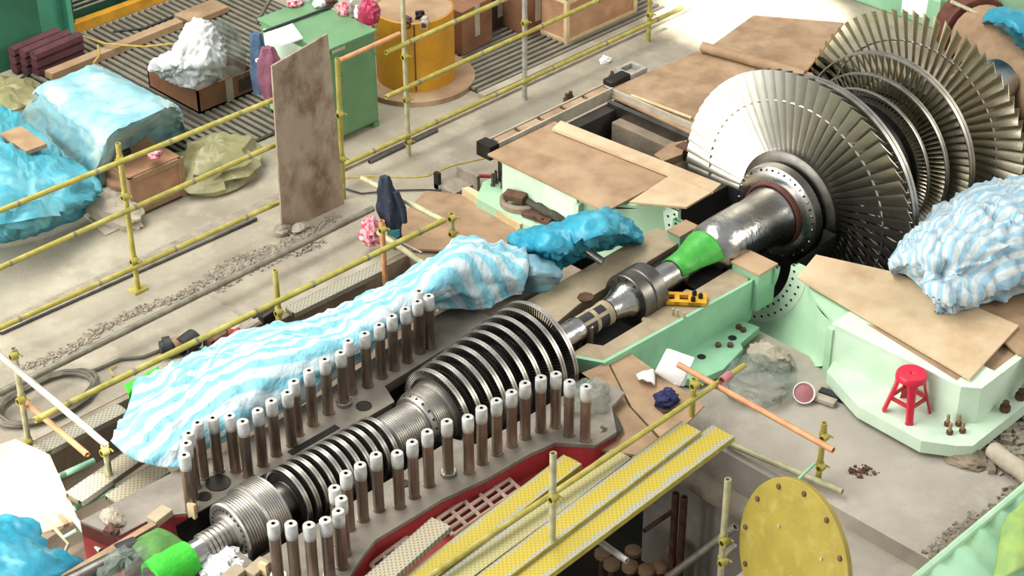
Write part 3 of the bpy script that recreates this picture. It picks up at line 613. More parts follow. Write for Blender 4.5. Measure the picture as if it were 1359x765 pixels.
part('bracket', MB().boxp(.22, .34, 1.3, 1.42, -.14, -.02), 'rust', bm, 0); part('bracket', MB().boxp(.46, .52, 1.4, 2.5, -.2, -.05), 'steel_mid', bm, 0)
sheet('bent timber packing beside the big fan at the dark opening', [(868, 205), (890, 190), (912, 186), (905, 205), (880, 214)], -.03, 'wood', .08, 'timber_packing', 'timber')
solo('steel_block', MB().boxp(.72, 1.0, 2.68, 2.8, -.1, .0), 'steel_dark', 'dark steel block at the plywood edge on the far side', 'block', bev=.008)
solo('square_collar', MB().boxp(1.0, 1.25, 2.68, 2.72, -.08, -.02).boxp(1.0, 1.25, 2.86, 2.9, -.08, -.02).boxp(1.0, 1.04, 2.72, 2.86, -.08, -.02).boxp(1.21, 1.25, 2.72, 2.86, -.08, -.02), 'white_tube', 'small pale square frame at the far plywood edge', 'frame', smooth=0)
# parts lying on the far casing base
rg = thing('seal_ring', 'oily steel ring with a clamp block on the far green ledge', 'ring', P(692, 272, -.35))
part('ring', MB().lathe(P(692, 270, -.35), (0, 0, 1), [(0, .14), (0, .2), (.05, .2), (.06, .19), (.06, .15), (.05, .14), (0, .14)], 36), 'concrete_brown', rg, 30)
part('clamp', MB().box(P(684, 268, -.3)+Vector((0, 0, .06)), (.12, .2, .06), R(20)), 'rust', rg, 0, bev=.008)
sb = thing('steel_plate', 'drilled rusty plate beside the oily ring on the far ledge', 'plate', P(718, 285, -.35))
part('plate', MB().box(P(716, 286, -.32), (.16, .3, .04), R(10)), 'rust', sb, 0, bev=.006)
for a, b in ((708, 289), (720, 291), (723, 280), (713, 279)): part('hole', MB().lathe(P(a, b, -.298), (0, 0, 1), [(0, .015), (.003, .015), (.003, 0)], 8), 'dark', sb, 30)
cloth('oily_cloth', 'grimy dark cloth strip at the foot of the far casing wall', 'cloth', [[(672, 238, -.3), (700, 255, -.3), (735, 272, -.3), (772, 284, -.3)], [(668, 245, -.28), (695, 264, -.26), (728, 282, -.26), (765, 294, -.28)], [(668, 250, -.34), (690, 270, -.34), (722, 290, -.34), (752, 302, -.34)]], 'cloth_grime', amp=.02, fr=9, seed=4)
for i, (a, b) in enumerate(((654, 247), (658, 243), (667, 250), (668, 241))):
    solo('anchor_bolt', MB().lathe(P(a, b, -.35), (0, 0, 1), [(0, .022), (.02, .022), (.02, .014), (.13, .014), (.13, 0)], 8), 'steel_mid', ['front-left', 'back-left', 'front-right', 'back-right'][i] + ' anchor bolt of the cluster on the far green ledge', 'bolt', 'far ledge bolts')
for i, (a, b) in enumerate(((1257, 565), (1272, 565), (1260, 576), (1277, 574))):
    t = thing('anchor_bolt', ['back-left', 'back-right', 'front-left', 'front-right'][i] + ' brass-coloured anchor bolt near the red stool', 'bolt', P(a, b, -.35), 'near ledge bolts')
    part('rod', MB().lathe(P(a, b, -.35), (0, 0, 1), [(0, .014), (.1, .014), (.1, .008), (.1, 0)], 8), 'wood', t, 30); part('nut', MB().lathe(P(a, b, -.35), (0, 0, 1), [(0, .026), (.03, .026), (.03, .014)], 6), 'rust', t, 20)
for i in range(6):
    x = -.75+.22*i; solo('stud_nut', MB().lathe((x, -2.79, -.35), (0, 0, 1), [(0, .042), (.05, .042), (.05, .025), (.09, .025), (.09, 0)], 6), 'rust', '%s rusty nut from the corner along the right side of the green casing' % ordn(i), 'nut', 'side ledge nuts')
solo('steel_pipe', MB().path([P(1318, 598, -.42), P(1335, 612, -.4), P(1352, 622, -.38), P(1372, 640, -.38)], .07, 12), 'sack', 'crusted cement-covered pipe lying at the right edge', 'pipe')
solo('recess_lump', blobmb(P(1282, 606, -.48), .13, .17, .05, amp=.25, seed=3), 'concrete_brown', 'flat brown lump standing in for the dark recess at the corner of the green base', 'rubble')  # added lump, its brown standing in for the dark corner recess
# ------------------------------------------------------------------ red stool
def stool():
    c = P(1203, 546, -.35); c.z = -.35; t = thing('plastic_stool', 'red plastic stool standing on the green casing ledge', 'stool', c); h = .37
    part('seat', MB().lathe(c, (0, 0, 1), [(h-.05, .118), (h-.05, .122), (h-.012, .118), (h, .108), (h-.002, .09), (h-.006, .02), (h-.02, .012), (h-.03, 0)], 32), 'red_stool', t, 40)
    for i in range(4):
        a = R(-48)+i*R(90); d = Vector((math.cos(a), math.sin(a), 0)); e = Vector((-d.y, d.x, 0)); rows = []
        for z, r, wd in ((h-.03, .108, .05), (h-.12, .12, .035), (h*.3, .158, .03), (.015, .185, .03), (0, .188, .036)):
            p = c+d*r+Vector((0, 0, z)); rows.append([p-e*wd-d*.022, p-e*wd*.6, p+e*wd*.6, p+e*wd-d*.022, p+e*wd*.5-d*.018, p-e*wd*.5-d*.018])
        vs = [q for r_ in rows for q in r_]
        part('leg', MB().add(vs, [(k*6+j, k*6+(j+1) % 6, (k+1)*6+(j+1) % 6, (k+1)*6+j) for k in range(4) for j in range(6)]+[tuple(range(24, 30))]), 'red_stool', t, 40)
        b = a+R(90); d2 = Vector((math.cos(b), math.sin(b), 0)); z = Vector((0, 0, h*.36))
        p, q = c+d*.145+z, c+d2*.145+z; m = MB(); dd = (q-p).normalized(); n = Vector((dd.y, -dd.x, 0))*.006; u = Vector((0, 0, .018))
        m.add([p-n-u, p+n-u, p+n+u, p-n+u, q-n-u, q+n-u, q+n+u, q-n+u], [(0, 1, 2, 3), (4, 7, 6, 5), (0, 4, 5, 1), (1, 5, 6, 2), (2, 6, 7, 3), (3, 7, 4, 0)])
        part('stretcher', m, 'red_stool', t, 0)
stool()
# ------------------------------------------------------------------ tarpaulins
cloth('striped_tarpaulin', 'long blue and white striped tarpaulin heaped along the far stud row', 'tarpaulin', [list(r) for r in zip(*[
    [(183, 506, -.1), (172, 540, 0), (160, 570, 0), (148, 588, 0)], [(215, 498, -.1), (205, 535, .2), (195, 575, .15), (185, 612, .02)], [(260, 470, -.1), (252, 520, .25), (245, 570, .2), (240, 620, .03)],
    [(340, 440, -.1), (322, 490, .3), (305, 545, .25), (285, 592, .03)], [(420, 425, -.1), (397, 465, .3), (375, 515, .25), (365, 555, .03)], [(480, 400, -.1), (465, 432, .3), (455, 470, .25), (448, 505, .03)],
    [(560, 355, 0), (545, 385, .35), (530, 418, .3), (522, 445, .05)], [(620, 320, .05), (605, 350, .45), (588, 385, .35), (580, 415, .1)], [(665, 328, .05), (655, 350, .3), (650, 380, .2), (645, 408, .05)], [(700, 338, .05), (700, 352, .2), (697, 370, .15), (690, 388, .05)]])],
    'tarp_stripe', sub=12, amp=.06, fr=3.2, seed=1, crease=.8)
cloth('blue_tarpaulin', 'plain bright blue tarpaulin bunched between the far casing and the pedestal', 'tarpaulin', [
    [(672, 318, 0), (705, 308, .1), (745, 298, .2), (790, 281, .3), (820, 290, .2), (848, 312, 0)], [(685, 332, .05), (720, 318, .3), (755, 312, .3), (792, 296, .42), (822, 305, .2), (852, 318, 0)],
    [(705, 350, .0), (735, 340, .2), (765, 330, .2), (795, 318, .3), (825, 316, .1), (852, 324, -.02)], [(720, 358, -.1), (745, 358, -.1), (775, 345, -.05), (800, 335, -.1), (826, 328, -.1), (850, 328, -.1)]], 'tarp_blue', sub=11, amp=.05, fr=6.5, crease=.8, seed=2)
cloth('plastic_wrap', 'clouded clear plastic wrap between the striped and blue tarpaulins', 'plastic', [[(672, 345, .05), (705, 340, .15), (735, 350, .1)], [(672, 365, .0), (708, 362, .18), (745, 366, .05)], [(685, 388, -.15), (715, 388, -.05), (742, 382, -.1)]], 'plastic_blue_clear', amp=.03, fr=6, seed=5)
solo('machine_block', MB().boxp(-2.9, -2.2, .75, 1.35, -1.15, -.12), 'concrete_brown', 'brown machine block under the plastic wrap beside the pedestal', 'block', bev=.03)
solo('steel_cylinder', MB().tube(P(768, 325, .12), P(800, 348, .02), .035, 14), 'steel', 'short steel bar sticking out of the plain blue tarpaulin', 'bar')
cloth('tarpaulin_cover', 'pale dusty blue tarpaulin with painted-in sunlight over a boxy load by the far grating', 'tarpaulin', [
    [(28, 158, -.45), (44, 136, 0), (53, 120, .3), (88, 105, .32), (120, 91, .3), (135, 95, 0)], [(30, 165, -.45), (47, 140, 0), (57, 121, .33), (92, 106, .35), (124, 93, .33), (145, 100, -.1)],
    [(52, 190, -.45), (67, 160, 0), (78, 136, .35), (114, 120, .37), (148, 104, .35), (168, 112, -.1)], [(75, 215, -.45), (88, 180, 0), (100, 150, .36), (138, 133, .38), (172, 116, .36), (190, 125, -.1)], [(95, 235, -.45), (110, 198, 0), (123, 164, .37), (160, 146, .38), (196, 128, .36), (214, 138, -.1)],
    [(112, 252, -.45), (130, 214, 0), (144, 177, .36), (183, 158, .36), (219, 139, .34), (236, 150, -.1)], [(118, 256, -.45), (136, 218, 0), (150, 182, .34), (188, 162, .34), (224, 143, .31), (240, 155, -.1)],
    [(125, 262, -.45), (142, 225, -.1), (157, 195, .1), (195, 175, .05), (230, 158, 0), (244, 166, -.2)], [(130, 264, -.45), (150, 245, -.45), (170, 225, -.45), (205, 200, -.45), (232, 185, -.45), (248, 175, -.45)]], 'tarp_pale', sub=8, amp=.03, fr=5, seed=6, crease=.85)
cloth('tarpaulin_heap', 'crumpled blue tarpaulin heap at the left edge by the wooden crate', 'tarpaulin', [
    [(-40, 150, -.3), (0, 146, -.2), (25, 160, -.1), (70, 205, -.2), (125, 240, -.3)], [(-40, 195, .1), (0, 190, .1), (30, 200, .1), (80, 232, .05), (132, 250, -.15)],
    [(-40, 250, .2), (0, 245, .2), (40, 245, .1), (90, 258, 0), (136, 258, -.2)], [(-40, 300, 0), (0, 300, .05), (45, 292, 0), (95, 280, -.15), (138, 265, -.3)], [(-40, 330, -.47), (0, 326, -.47), (50, 314, -.47), (100, 295, -.47), (140, 272, -.47)]], 'tarp_mid', sub=11, amp=.08, fr=4.2, seed=7, crease=.8, floor=FL)
cloth('striped_tarpaulin', 'grey-blue striped tarpaulin heap on plywood beside the big fan', 'tarpaulin', [
    [(1192, 352, 0), (1215, 318, .1), (1250, 282, .15), (1300, 255, .2), (1350, 245, .2), (1420, 240, .2)], [(1186, 362, .05), (1215, 330, .35), (1255, 305, .45), (1305, 280, .5), (1360, 268, .5), (1425, 260, .4)],
    [(1200, 368, .05), (1225, 350, .35), (1262, 335, .45), (1312, 315, .5), (1365, 300, .5), (1430, 290, .4)], [(1212, 378, .03), (1238, 375, .25), (1275, 365, .3), (1322, 345, .4), (1372, 330, .4), (1440, 320, .3)],
    [(1232, 398, .03), (1255, 398, .2), (1290, 390, .2), (1330, 375, .25), (1380, 362, .25), (1445, 350, .2)], [(1252, 414, .03), (1272, 416, .04), (1300, 408, .04), (1340, 396, .04), (1385, 388, .04), (1450, 375, .04)]], 'tarp_stripe_grey', sub=14, amp=.075, fr=4.3, seed=8, crease=.9, floor=.03)
cloth('blue_tarpaulin', 'bright blue tarpaulin in the bottom left corner below the sunlit board', 'tarpaulin', [
    [(-40, 690, -.1), (5, 690, -.05), (30, 688, 0), (48, 695, -.1)], [(-40, 715, .15), (5, 712, .15), (38, 720, .05), (60, 735, -.1)], [(-40, 750, .2), (10, 745, .2), (50, 748, .1), (95, 738, -.15)], [(-40, 800, .1), (10, 790, .1), (60, 780, .05), (115, 752, -.2)]], 'tarp_blue', amp=.05, fr=5, seed=9)
cloth('blue_tarpaulin', 'blue tarpaulin bundle on the brown pipe in the top right corner', 'tarpaulin', [
    [(1308, 28, .1), (1325, 15, .3), (1350, 15, .35), (1400, 10, .3)], [(1310, 36, .1), (1330, 28, .45), (1355, 35, .5), (1400, 40, .4)], [(1318, 42, 0), (1340, 48, .3), (1362, 62, .3), (1400, 80, .2)], [(1330, 46, -.1), (1350, 66, 0), (1365, 80, 0), (1400, 105, 0)]], 'tarp_blue', amp=.06, fr=4, seed=10)
# ------------------------------------------------------------------ far machine corner (top right)
mc = thing('green_machine', 'mint green machine housing in the top right corner behind the fans', 'machine', (5.4, 1.7, FL))
part('body', MB().boxp(5.3, 6.8, -.6, 3.2, FL, .5), 'green_mint', mc, 0, bev=.02); part('foot', MB().boxp(4.9, 5.3, 1.6, 3.0, FL, -.15), 'green_mid', mc, 0, bev=.02)
part('tray', MB().boxp(4.75, 5.25, 1.15, 1.55, FL, -.05), 'green_cabinet', mc, 0, bev=.01)
solo('paper_sheet', MB().prism([(P(a, b, .05).x, P(a, b, .05).y) for a, b in ((1198, -4), (1232, 0), (1228, 22), (1196, 14))], .03, .05), 'paper', 'white paper on the green machine behind the far fan', 'paper', smooth=0)
solo('steel_rod', MB().tube(P(1262, 2, .2), P(1318, 27, .15), .022, 8), 'pale_tube', 'thin pale rod leaning at the green machine', 'rod')
solo('brown_pipe', MB().tube((4.45, .85, -.12), (3.2, -1.1, -.12), .33, 24), 'ply_red', 'large brown covered pipe behind the far fan at the right', 'pipe')
solo('pipe_flange', MB().tube((4.6, 1.1, -.12), (4.46, .88, -.12), .38, 24), 'red_brown', 'brown flange ring on the end of the large pipe', 'flange')
sheet('plywood floor in the shade behind the far fan', [(1240, 45), (1300, 30), (1420, 120), (1380, 190)], -.46, 'ply_red')
# ------------------------------------------------------------------ storage area beyond the railing
def crate_box(c, sx, sy, sz, name, label, fr='wood_pale', pn='crate', rz=0, bat=.05, lid=True):
    t = thing(name, label, 'crate', c); t.rotation_euler.z = rz; c = Vector(c); ORG[t] = Vector()
    pb = lambda nm, mb, mm, **k: part(nm, mb, mm, t, 0, **k)
    pb('panel', MB().boxp(-sx/2, sx/2, -sy/2, -sy/2+.015, .03, sz), pn); pb('panel', MB().boxp(-sx/2, -sx/2+.015, -sy/2, sy/2, .03, sz), pn)
    pb('panel', MB().boxp(-sx/2, sx/2, sy/2-.015, sy/2, .03, sz), pn); pb('panel', MB().boxp(sx/2-.015, sx/2, -sy/2, sy/2, .03, sz), pn)
    if lid: pb('lid', MB().boxp(-sx/2, sx/2, -sy/2, sy/2, sz-.01, sz+.015), pn)
    for s in (-1, 1):
        pb('batten', MB().boxp(s*sx/2-bat/2, s*sx/2+bat/2, -sy/2-.02, -sy/2, 0, sz), fr); pb('batten', MB().boxp(-sx/2-.02, -sx/2, s*sy/2-bat/2, s*sy/2+bat/2, 0, sz), fr)
    for z in (.03, sz-bat): pb('batten', MB().boxp(-sx/2, sx/2, -sy/2-.018, -sy/2, z, z+bat), fr); pb('batten', MB().boxp(-sx/2-.018, -sx/2, -sy/2, sy/2, z, z+bat), fr)
    return t
crate_box((-3.38, 4.98, FL), .56, .72, .42, 'wooden_crate', 'battened wooden crate beside the crumpled blue heap', 'wood', 'crate')
solo('tool', MB().tube(P(160, 205, .03), P(172, 200, .03), .03, 10), 'steel_dark', 'small dark tool on top of the battened wooden crate', 'tool')
solo('pink_rag', onfloor(206, 207, .02, .06, .05, .05, seed=2, amp=.4), 'cloth_pink', 'small pink rag on top of the battened wooden crate', 'rag')
cb = crate_box((2.3, 4.62, FL), 1.1, .7, .55, 'wooden_crate', 'slatted wooden crate beyond the grey posts at the top', 'wood_pale', 'crate')
def carton(name, label, c, sx, sy, sz, mm, rz=0):
    t = thing(name, label, 'box', c); t.rotation_euler.z = rz; ORG[t] = Vector()
    part('body', MB().boxp(-sx/2, sx/2, -sy/2, sy/2, 0, sz), mm, t, 0, bev=.01); part('tape', MB().boxp(-.04, .04, -sy/2-.003, sy/2+.003, sz*.3, sz+.003), 'sack', t, 0)
    for s in (-1, 1): part('flap', MB().boxp(min(s*.005, s*sx/2), max(s*.005, s*sx/2), -sy/2, sy/2, sz, sz+.006), mm, t, 0)
carton('cardboard_box', 'tall dark brown cardboard box behind the yellow drum', (.95, 5.1, FL+.05), .5, .5, .5, 'cardboard', .1)
carton('cardboard_box', 'wide dark brown cardboard box beside the slatted wooden crate', (1.5, 5.35, FL+.05), .5, .6, .42, 'cardboard_dark', .05)
carton('cardboard_box', 'reddish cardboard box partly hidden by the slatted wooden crate', (1.72, 4.85, FL+.05), .35, .4, .5, 'cardboard', -.1)
t = thing('open_cardboard_box', 'open brown cardboard tray holding the white wrapped bundle on the grating', 'box', (-1.68, 6.2, FL+.05)); ORG[t] = Vector(); sx, sy, sz = .74, .86, .25
for nm, d in (('side', (-sx/2, sx/2, -sy/2, -sy/2+.02)), ('side', (-sx/2, sx/2, sy/2-.02, sy/2)), ('side', (-sx/2, -sx/2+.02, -sy/2, sy/2)), ('side', (sx/2-.02, sx/2, -sy/2, sy/2)), ('bottom', (-sx/2, sx/2, -sy/2, sy/2))):
    part(nm, MB().boxp(*d, 0, sz if nm == 'side' else .02), 'cardboard', t, 0)
part('tape', MB().boxp(-.02, .07, -sy/2-.004, -sy/2, 0, sz), 'sack', t, 0)
part('print', MB().boxp(.14, .3, -sy/2-.004, -sy/2, .06, .2), 'cardboard_dark', t, 0, label='faded dark print')
cloth('wrapped_bundle', 'peaked bundle in crinkled white plastic inside the cardboard tray', 'bundle', [
    [(224, 88, -.1), (240, 65, .1), (258, 30, .42), (274, 33, .38), (290, 55, .1)], [(206, 82, -.05), (230, 78, .18), (252, 52, .36), (275, 52, .3), (296, 80, 0)],
    [(203, 93, -.1), (226, 96, .05), (250, 84, .16), (272, 90, .1), (295, 100, -.15)], [(213, 104, -.22), (233, 114, -.16), (255, 119, -.14), (273, 116, -.18), (290, 112, -.28)]], 'plastic_white', sub=14, amp=.055, fr=8, seed=12, crease=.9)
solo('wrapped_bundle', blobmb((-1.5, 5.98, -.05), .16, .2, .32, amp=.4, fr=2.6, seed=14), 'plastic_clear', 'grey plastic-wrapped roll beside the white bundle', 'bundle')
solo('plastic_bag', onfloor(287, 225, FL, .42, .34, .22, amp=.35, seed=15, lift=.6), 'plastic_yellow', 'crumpled yellowish clear plastic bag on the floor by the crate', 'bag')
solo('cement_sack', onfloor(150, 283, FL, .16, .34, .16, amp=.25, seed=16, lift=.6, rot=R(10)), 'sack', 'grey-beige sack slumped against the battened crate', 'sack')
sheet('loose grey mat under the sack by the crate', [(112, 285), (140, 272), (165, 300), (140, 312)], FL+.015, 'sack', .012, 'floor_mat', 'mat')
# cabinet
def cabinet():
    x0, x1, y0, y1, z0, z1 = -1.5, -.88, 4.36, 5.36, FL+.06, .55
    t = thing('metal_cabinet', 'green metal cabinet behind the stained upright board', 'cabinet', ((x0+x1)/2, (y0+y1)/2, FL))
    part('body', MB().boxp(x0, x1, y0, y1, z0, z1-.02), 'green_cabinet', t, 0, bev=.01); part('top', MB().boxp(x0-.02, x1+.02, y0-.02, y1+.02, z1-.02, z1+.01), 'green_cabinet', t, 0, bev=.006)
    for x in (x0+.03, x1-.03):
        for y in (y0+.03, y1-.03): part('foot', MB().boxp(x-.03, x+.03, y-.03, y+.03, FL, z0), 'green_cabinet', t, 0)
    d = part('door', MB().boxp(x0+.04, x1-.03, y0-.015, y0, z0+.03, z1-.12), 'green_cabinet', t, 0, bev=.005)
    part('handle', MB().tube((x0+.14, y0-.03, .13), (x0+.14, y0-.03, .24), .012, 8, hollow=False), 'steel', d, 40)
    for z in (-.25, .32): part('hinge', MB().boxp(x1-.05, x1-.03, y0-.025, y0-.014, z, z+.06), 'green_cabinet', d, 0)
    part('label_plate', MB().boxp(x0+.06, x0+.22, y0-.026, y0-.02, z1-.05, z1-.02), 'sack', t, 0)
    part('side_door', MB().boxp(x0-.015, x0, y0+.06, y1-.06, z0+.03, z1-.08), 'green_pale', t, 0)
cabinet()
sheet('white papers lying on the green cabinet', [(358, 42), (388, 31), (402, 50), (374, 60)], .58, 'paper', .015, 'paper_stack', 'paper')
solo('steel_ruler', MB().tube(P(350, 42, .58), P(442, 8, .58), .014, 6, hollow=False), 'black', 'black bar along the back edge of the green cabinet', 'bar')
def bottle(px, py, z, h, r, mm, label, cap='paper'):
    c = P(px, py, z); t = thing('plastic_bottle', label, 'bottle', c)
    part('body', MB().lathe(c, (0, 0, 1), [(0, 0), (0, r), (h*.6, r), (h*.75, r*.5), (h*.9, r*.35), (h*.9, 0)], 14), mm, t, 40); part('cap', MB().lathe(c, (0, 0, 1), [(h*.88, r*.42), (h, r*.42), (h, 0)], 10), cap, t, 40)
bottle(467, 20, .56, .16, .035, 'plastic_clear', 'clear plastic bottle on the green cabinet corner'); bottle(474, 22, .56, .12, .03, 'plastic_white', 'small white bottle beside the red bag on the cabinet')
bottle(408, 1, .56, .14, .035, 'plastic_white', 'white bottle among the clutter at the top edge of the cabinet')
solo('plastic_bag', blobmb(P(490, 18, .62), .1, .1, .13, amp=.35, seed=20), 'plastic_red', 'dark red knotted plastic bag on the cabinet corner', 'bag')
solo('plastic_bag', blobmb(P(458, 13, .6), .07, .06, .07, amp=.4, seed=21), 'cloth_pink', 'pink and white bag beside the bottles on the cabinet', 'bag')
for i, (a, b, m_, l) in enumerate(((392, 2, 'cloth_pink', 'pink cloth scrap'), (425, 3, 'plastic_white', 'white crumpled packet'), (437, 1, 'rust', 'rusty brown packet'))):
    solo('packet', blobmb(P(a, b, .6), .08, .06, .05, amp=.4, seed=30+i), m_, l + ' behind the green cabinet top', 'packet')
def hang(name, label, pts, mats, cat='jacket', n=20):
    """hanging cloth: pts = list of (centre, half width along u, half depth)"""
    t = thing(name, label, cat, pts[-1][0]); u = IX.copy(); u.z = 0; u.normalize(); v = Vector((-u.y, u.x, 0)); fine = []
    for i in range(len(pts)-1):
        for k in range(5):
            f = k/5; fine.append((pts[i][0].lerp(pts[i+1][0], f), pts[i][1]*(1-f)+pts[i+1][1]*f, pts[i][2]*(1-f)+pts[i+1][2]*f))
    fine.append(pts[-1]); vs = []
    for i, (c, a, b) in enumerate(fine):
        for j in range(n):
            th = 2*math.pi*j/n; s = 1+.22*math.sin(th*5+i*.25)+.15*noise.noise(c*9+Vector((math.cos(th), math.sin(th), 0))); vs.append(c+u*(a*math.cos(th)*s)+v*(b*math.sin(th)*s))
    k = len(fine); part('body', MB().add(vs, [(i*n+j, i*n+(j+1) % n, (i+1)*n+(j+1) % n, (i+1)*n+j) for i in range(k-1) for j in range(n)]+[tuple(range(n))[::-1], tuple(range((k-1)*n, k*n))]), mats[0], t, 60)
    return t
p0 = P(341, 62, .5)
j = hang('work_jacket', 'blue work jacket with white band hanging on the green cabinet end', [(p0+Vector((0, 0, .14)), .05, .03), (p0, .07, .04), (p0+Vector((0, 0, -.25)), .08, .05), (p0+Vector((0, 0, -.5)), .06, .04)], ['cloth_blue'])
part('band', MB().boxp(p0.x-.07, p0.x+.06, p0.y-.07, p0.y-.05, p0.z-.12, p0.z-.09), 'paper', j, 0)
p0 = P(356, 78, .45)
hang('mauve_cloth', 'mauve cloth hanging at the front corner of the green cabinet', [(p0+Vector((0, 0, .12)), .05, .04), (p0, .1, .06), (p0+Vector((0, 0, -.22)), .11, .06), (p0+Vector((0, 0, -.42)), .06, .04)], ['cloth_mauve'], 'cloth')
# yellow drum on a round board
dc = P(550, 123, FL+.06)+_f*.41; dc.z = FL+.06
t = thing('yellow_drum', 'big yellow drum with oily top standing on a round board', 'drum', dc)
part('shell', MB().lathe(dc, (0, 0, 1), [(0, .405), (0, .41), (.4, .412), (.77, .41), (.78, .4), (.77, .395)], 48), 'yellow_drum', t, 30)
part('lid', MB().lathe(dc, (0, 0, 1), [(.765, .4), (.765, .2), (.768, 0)], 48), 'ply', t, 30, label='rust-stained top')
part('seam', MB().tube(dc-_f*.41+_r*.02+Vector((0, 0, .02)), dc-_f*.41+_r*.02+Vector((0, 0, .76)), .008, 6, hollow=False), 'rust', t, 30)
solo('round_board', MB().lathe((dc.x, dc.y, FL), (0, 0, 1), [(0, .62), (.055, .62), (.06, .61), (.06, 0)], 56), 'ply', 'round wooden board under the yellow drum', 'board', smooth=30)
for i, (a, b, l) in enumerate(((540, 27, 'rusty clamp on the drum top beside the post'), (557, 20, 'dark coupler on the middle of the drum top'), (563, 28, 'pale coupler on the drum top near the rim'))):
    c = P(a, b, dc.z+.8); k = MB().lathe(c-Vector((0, 0, .03)), (.6, .5, .1), [(-.04, .03), (-.04, .045), (.04, .045), (.04, .03)], 10).box(c+Vector((.03, .03, .0)), (.05, .09, .04), i)
    solo('scaffold_coupler', k, ['rust', 'steel_dark', 'sack'][i], l, 'coupler', 'couplers on the drum')
# left background
struct('wall_left', MB().boxp(-6, -2.36, 8.1, 8.3, FL, 3), 'green_dark')
t = thing('steel_column', 'teal green steel column at the top left corner', 'column', (-2.1, 8.55, FL)); part('web', MB().boxp(-2.3, -1.88, 8.42, 8.5, FL, 2.6), 'green_wall', t, 0); part('flange', MB().boxp(-2.34, -2.28, 8.3, 8.75, FL, 2.6), 'green_wall', t, 0); part('flange', MB().boxp(-1.9, -1.84, 8.3, 8.75, FL, 2.6), 'green_wall', t, 0)
t = thing('guard_rail', 'orange-yellow steel guard frame behind the timbers at the top left', 'frame', (-.9, 8.4, FL))
part('bottom_rail', MB().boxp(-1.88, 1.2, 8.34, 8.44, FL, FL+.12), 'yellow_orange', t, 0, bev=.006)
for x in (-.85, .35): part('upright', MB().boxp(x-.03, x+.03, 8.36, 8.42, FL+.12, 1.2), 'yellow_orange', t, 0)
part('upright', MB().boxp(-1.82, -1.79, 8.36, 8.4, FL, 1.2), 'rust', t, 0)
part('backing', MB().boxp(-1.85, 1.2, 8.66, 8.7, FL, 1.2), 'green_dark', t, 0)
for i in range(10): part('slat', MB().tube((-1.8, 8.55, FL+.17+.055*i), (1.2, 8.55, FL+.17+.055*i), .013, 6, hollow=False), 'white_tube', t, 40)
t = thing('steel_bundle', 'dark maroon bundle of bars by the teal column', 'bundle', (-2.45, 7.9, FL))
for i in range(9):
    off = Vector((.05*(i % 3), -.13*(i % 3), 0)); z = FL+.07+.1*(i//3)
    a, b = P(18, 88, FL+.1), P(80, 62, FL+.1); a.z = b.z = z
    part('bar', MB().tube(a+off, b+off, .062, 7, hollow=False), 'maroon', t, 30)
def timber(a, b, z, wd, th, mm, label):
    p, q = P(*a, z), P(*b, z); d = (q-p).normalized(); n = Vector((-d.y, d.x, 0))*wd/2
    solo('timber_plank', MB().prism([tuple((p+n).xy), tuple((q+n).xy), tuple((q-n).xy), tuple((p-n).xy)], z-th, z), mm, label, 'plank', smooth=0)
timber((64, 96), (238, 26), FL+.13, .13, .08, 'ply', 'long brown timber lying across the grating at the top left'); timber((242, 24), (292, 4), FL+.12, .3, .06, 'ply_red', 'short pinkish board beyond the long timber')
timber((14, 172), (48, 196), .2, .22, .04, 'wood', 'short board lying on the crumpled blue heap')
solo('leaning_tube', MB().tube(P(341, 30, .0), P(366, -14, .4), .022, 8), 'grey_tube', 'thin tube leaning beyond the cabinet at the top', 'tube')
for i, pts in enumerate(([(100, 45), (140, 58), (190, 62), (230, 58)], [(130, 60), (131, 75), (124, 84)])):
    solo('yellow_hose', MB().path([P(a, b, FL+.18) for a, b in pts], .012, 6), 'rope', ['yellow cord across the long timber', 'short yellow cord end hanging beside the long timber'][i], 'cord')
for i, pts in enumerate(([(150, 42), (190, 38), (240, 18), (280, 0)], [(0, 118), (20, 110), (40, 96), (60, 92)])):
    solo('black_cable', MB().path([P(a, b, FL+.06) for a, b in pts], .015, 6), 'black', ['black cable running over the grating at the top', 'black cable on the floor at the left edge by the maroon bundle'][i], 'cable')
solo('rubble_heap', onfloor(10, 135, FL, .3, .5, .12, amp=.4, seed=41), 'plastic_yellow', 'pale sheeting heap at the left edge behind the blue heap', 'heap')
# ------------------------------------------------------------------ railings and scaffold tubes
TR = .024
def clampmb(c, d1=(1, 0, 0), s=.8):
    c = Vector(c); m = MB().lathe(c, (0, 0, 1), [(-.035*s, .026*s), (-.035*s, .038*s), (.035*s, .038*s), (.035*s, .026*s)], 10)
    m.lathe(c+Vector(d1).orthogonal().normalized()*0+Vector((-.03, -.035, 0))*s, d1, [(-.035*s, .026*s), (-.035*s, .038*s), (.035*s, .038*s), (.035*s, .026*s)], 10)
    m.tube(c+Vector((.03, -.03, 0))*s, c+Vector((.03, -.09, 0))*s, .009*s, 6, hollow=False); return m
def post(label, base, top, mm, clamps=(), foot=False, r=TR):
    base, top = Vector(base), Vector(top); t = thing('scaffold_post', label, 'post', base)
    part('tube', MB().tube(base, top, r, 12), mm, t, 40)
    for f in clamps: part('coupler', clampmb(base.lerp(top, f)), mm if f < 0 else 'yellow_tube', t, 40)
    if foot: part('base_plate', MB().boxp(base.x-.07, base.x+.07, base.y-.06, base.y+.06, base.z, base.z+.02), mm, t, 0)
def rail(label, a, b, mm, r=TR, name='scaffold_tube', n=12, rings=0):
    t = MB().tube(a, b, r, n); a, b = Vector(a), Vector(b)
    if rings:
        tt = thing(name, label, 'tube', (a+b)/2); part('tube', t, mm, tt, 40)
        for i in range(rings):
            c = a.lerp(b, (i+.5)/rings); part('joint', MB().tube(c-(b-a).normalized()*.012, c+(b-a).normalized()*.012, r*1.14, n, hollow=False), 'grey_tube', tt, 40)
        return tt
    return solo(name, t, mm, label, 'tube')
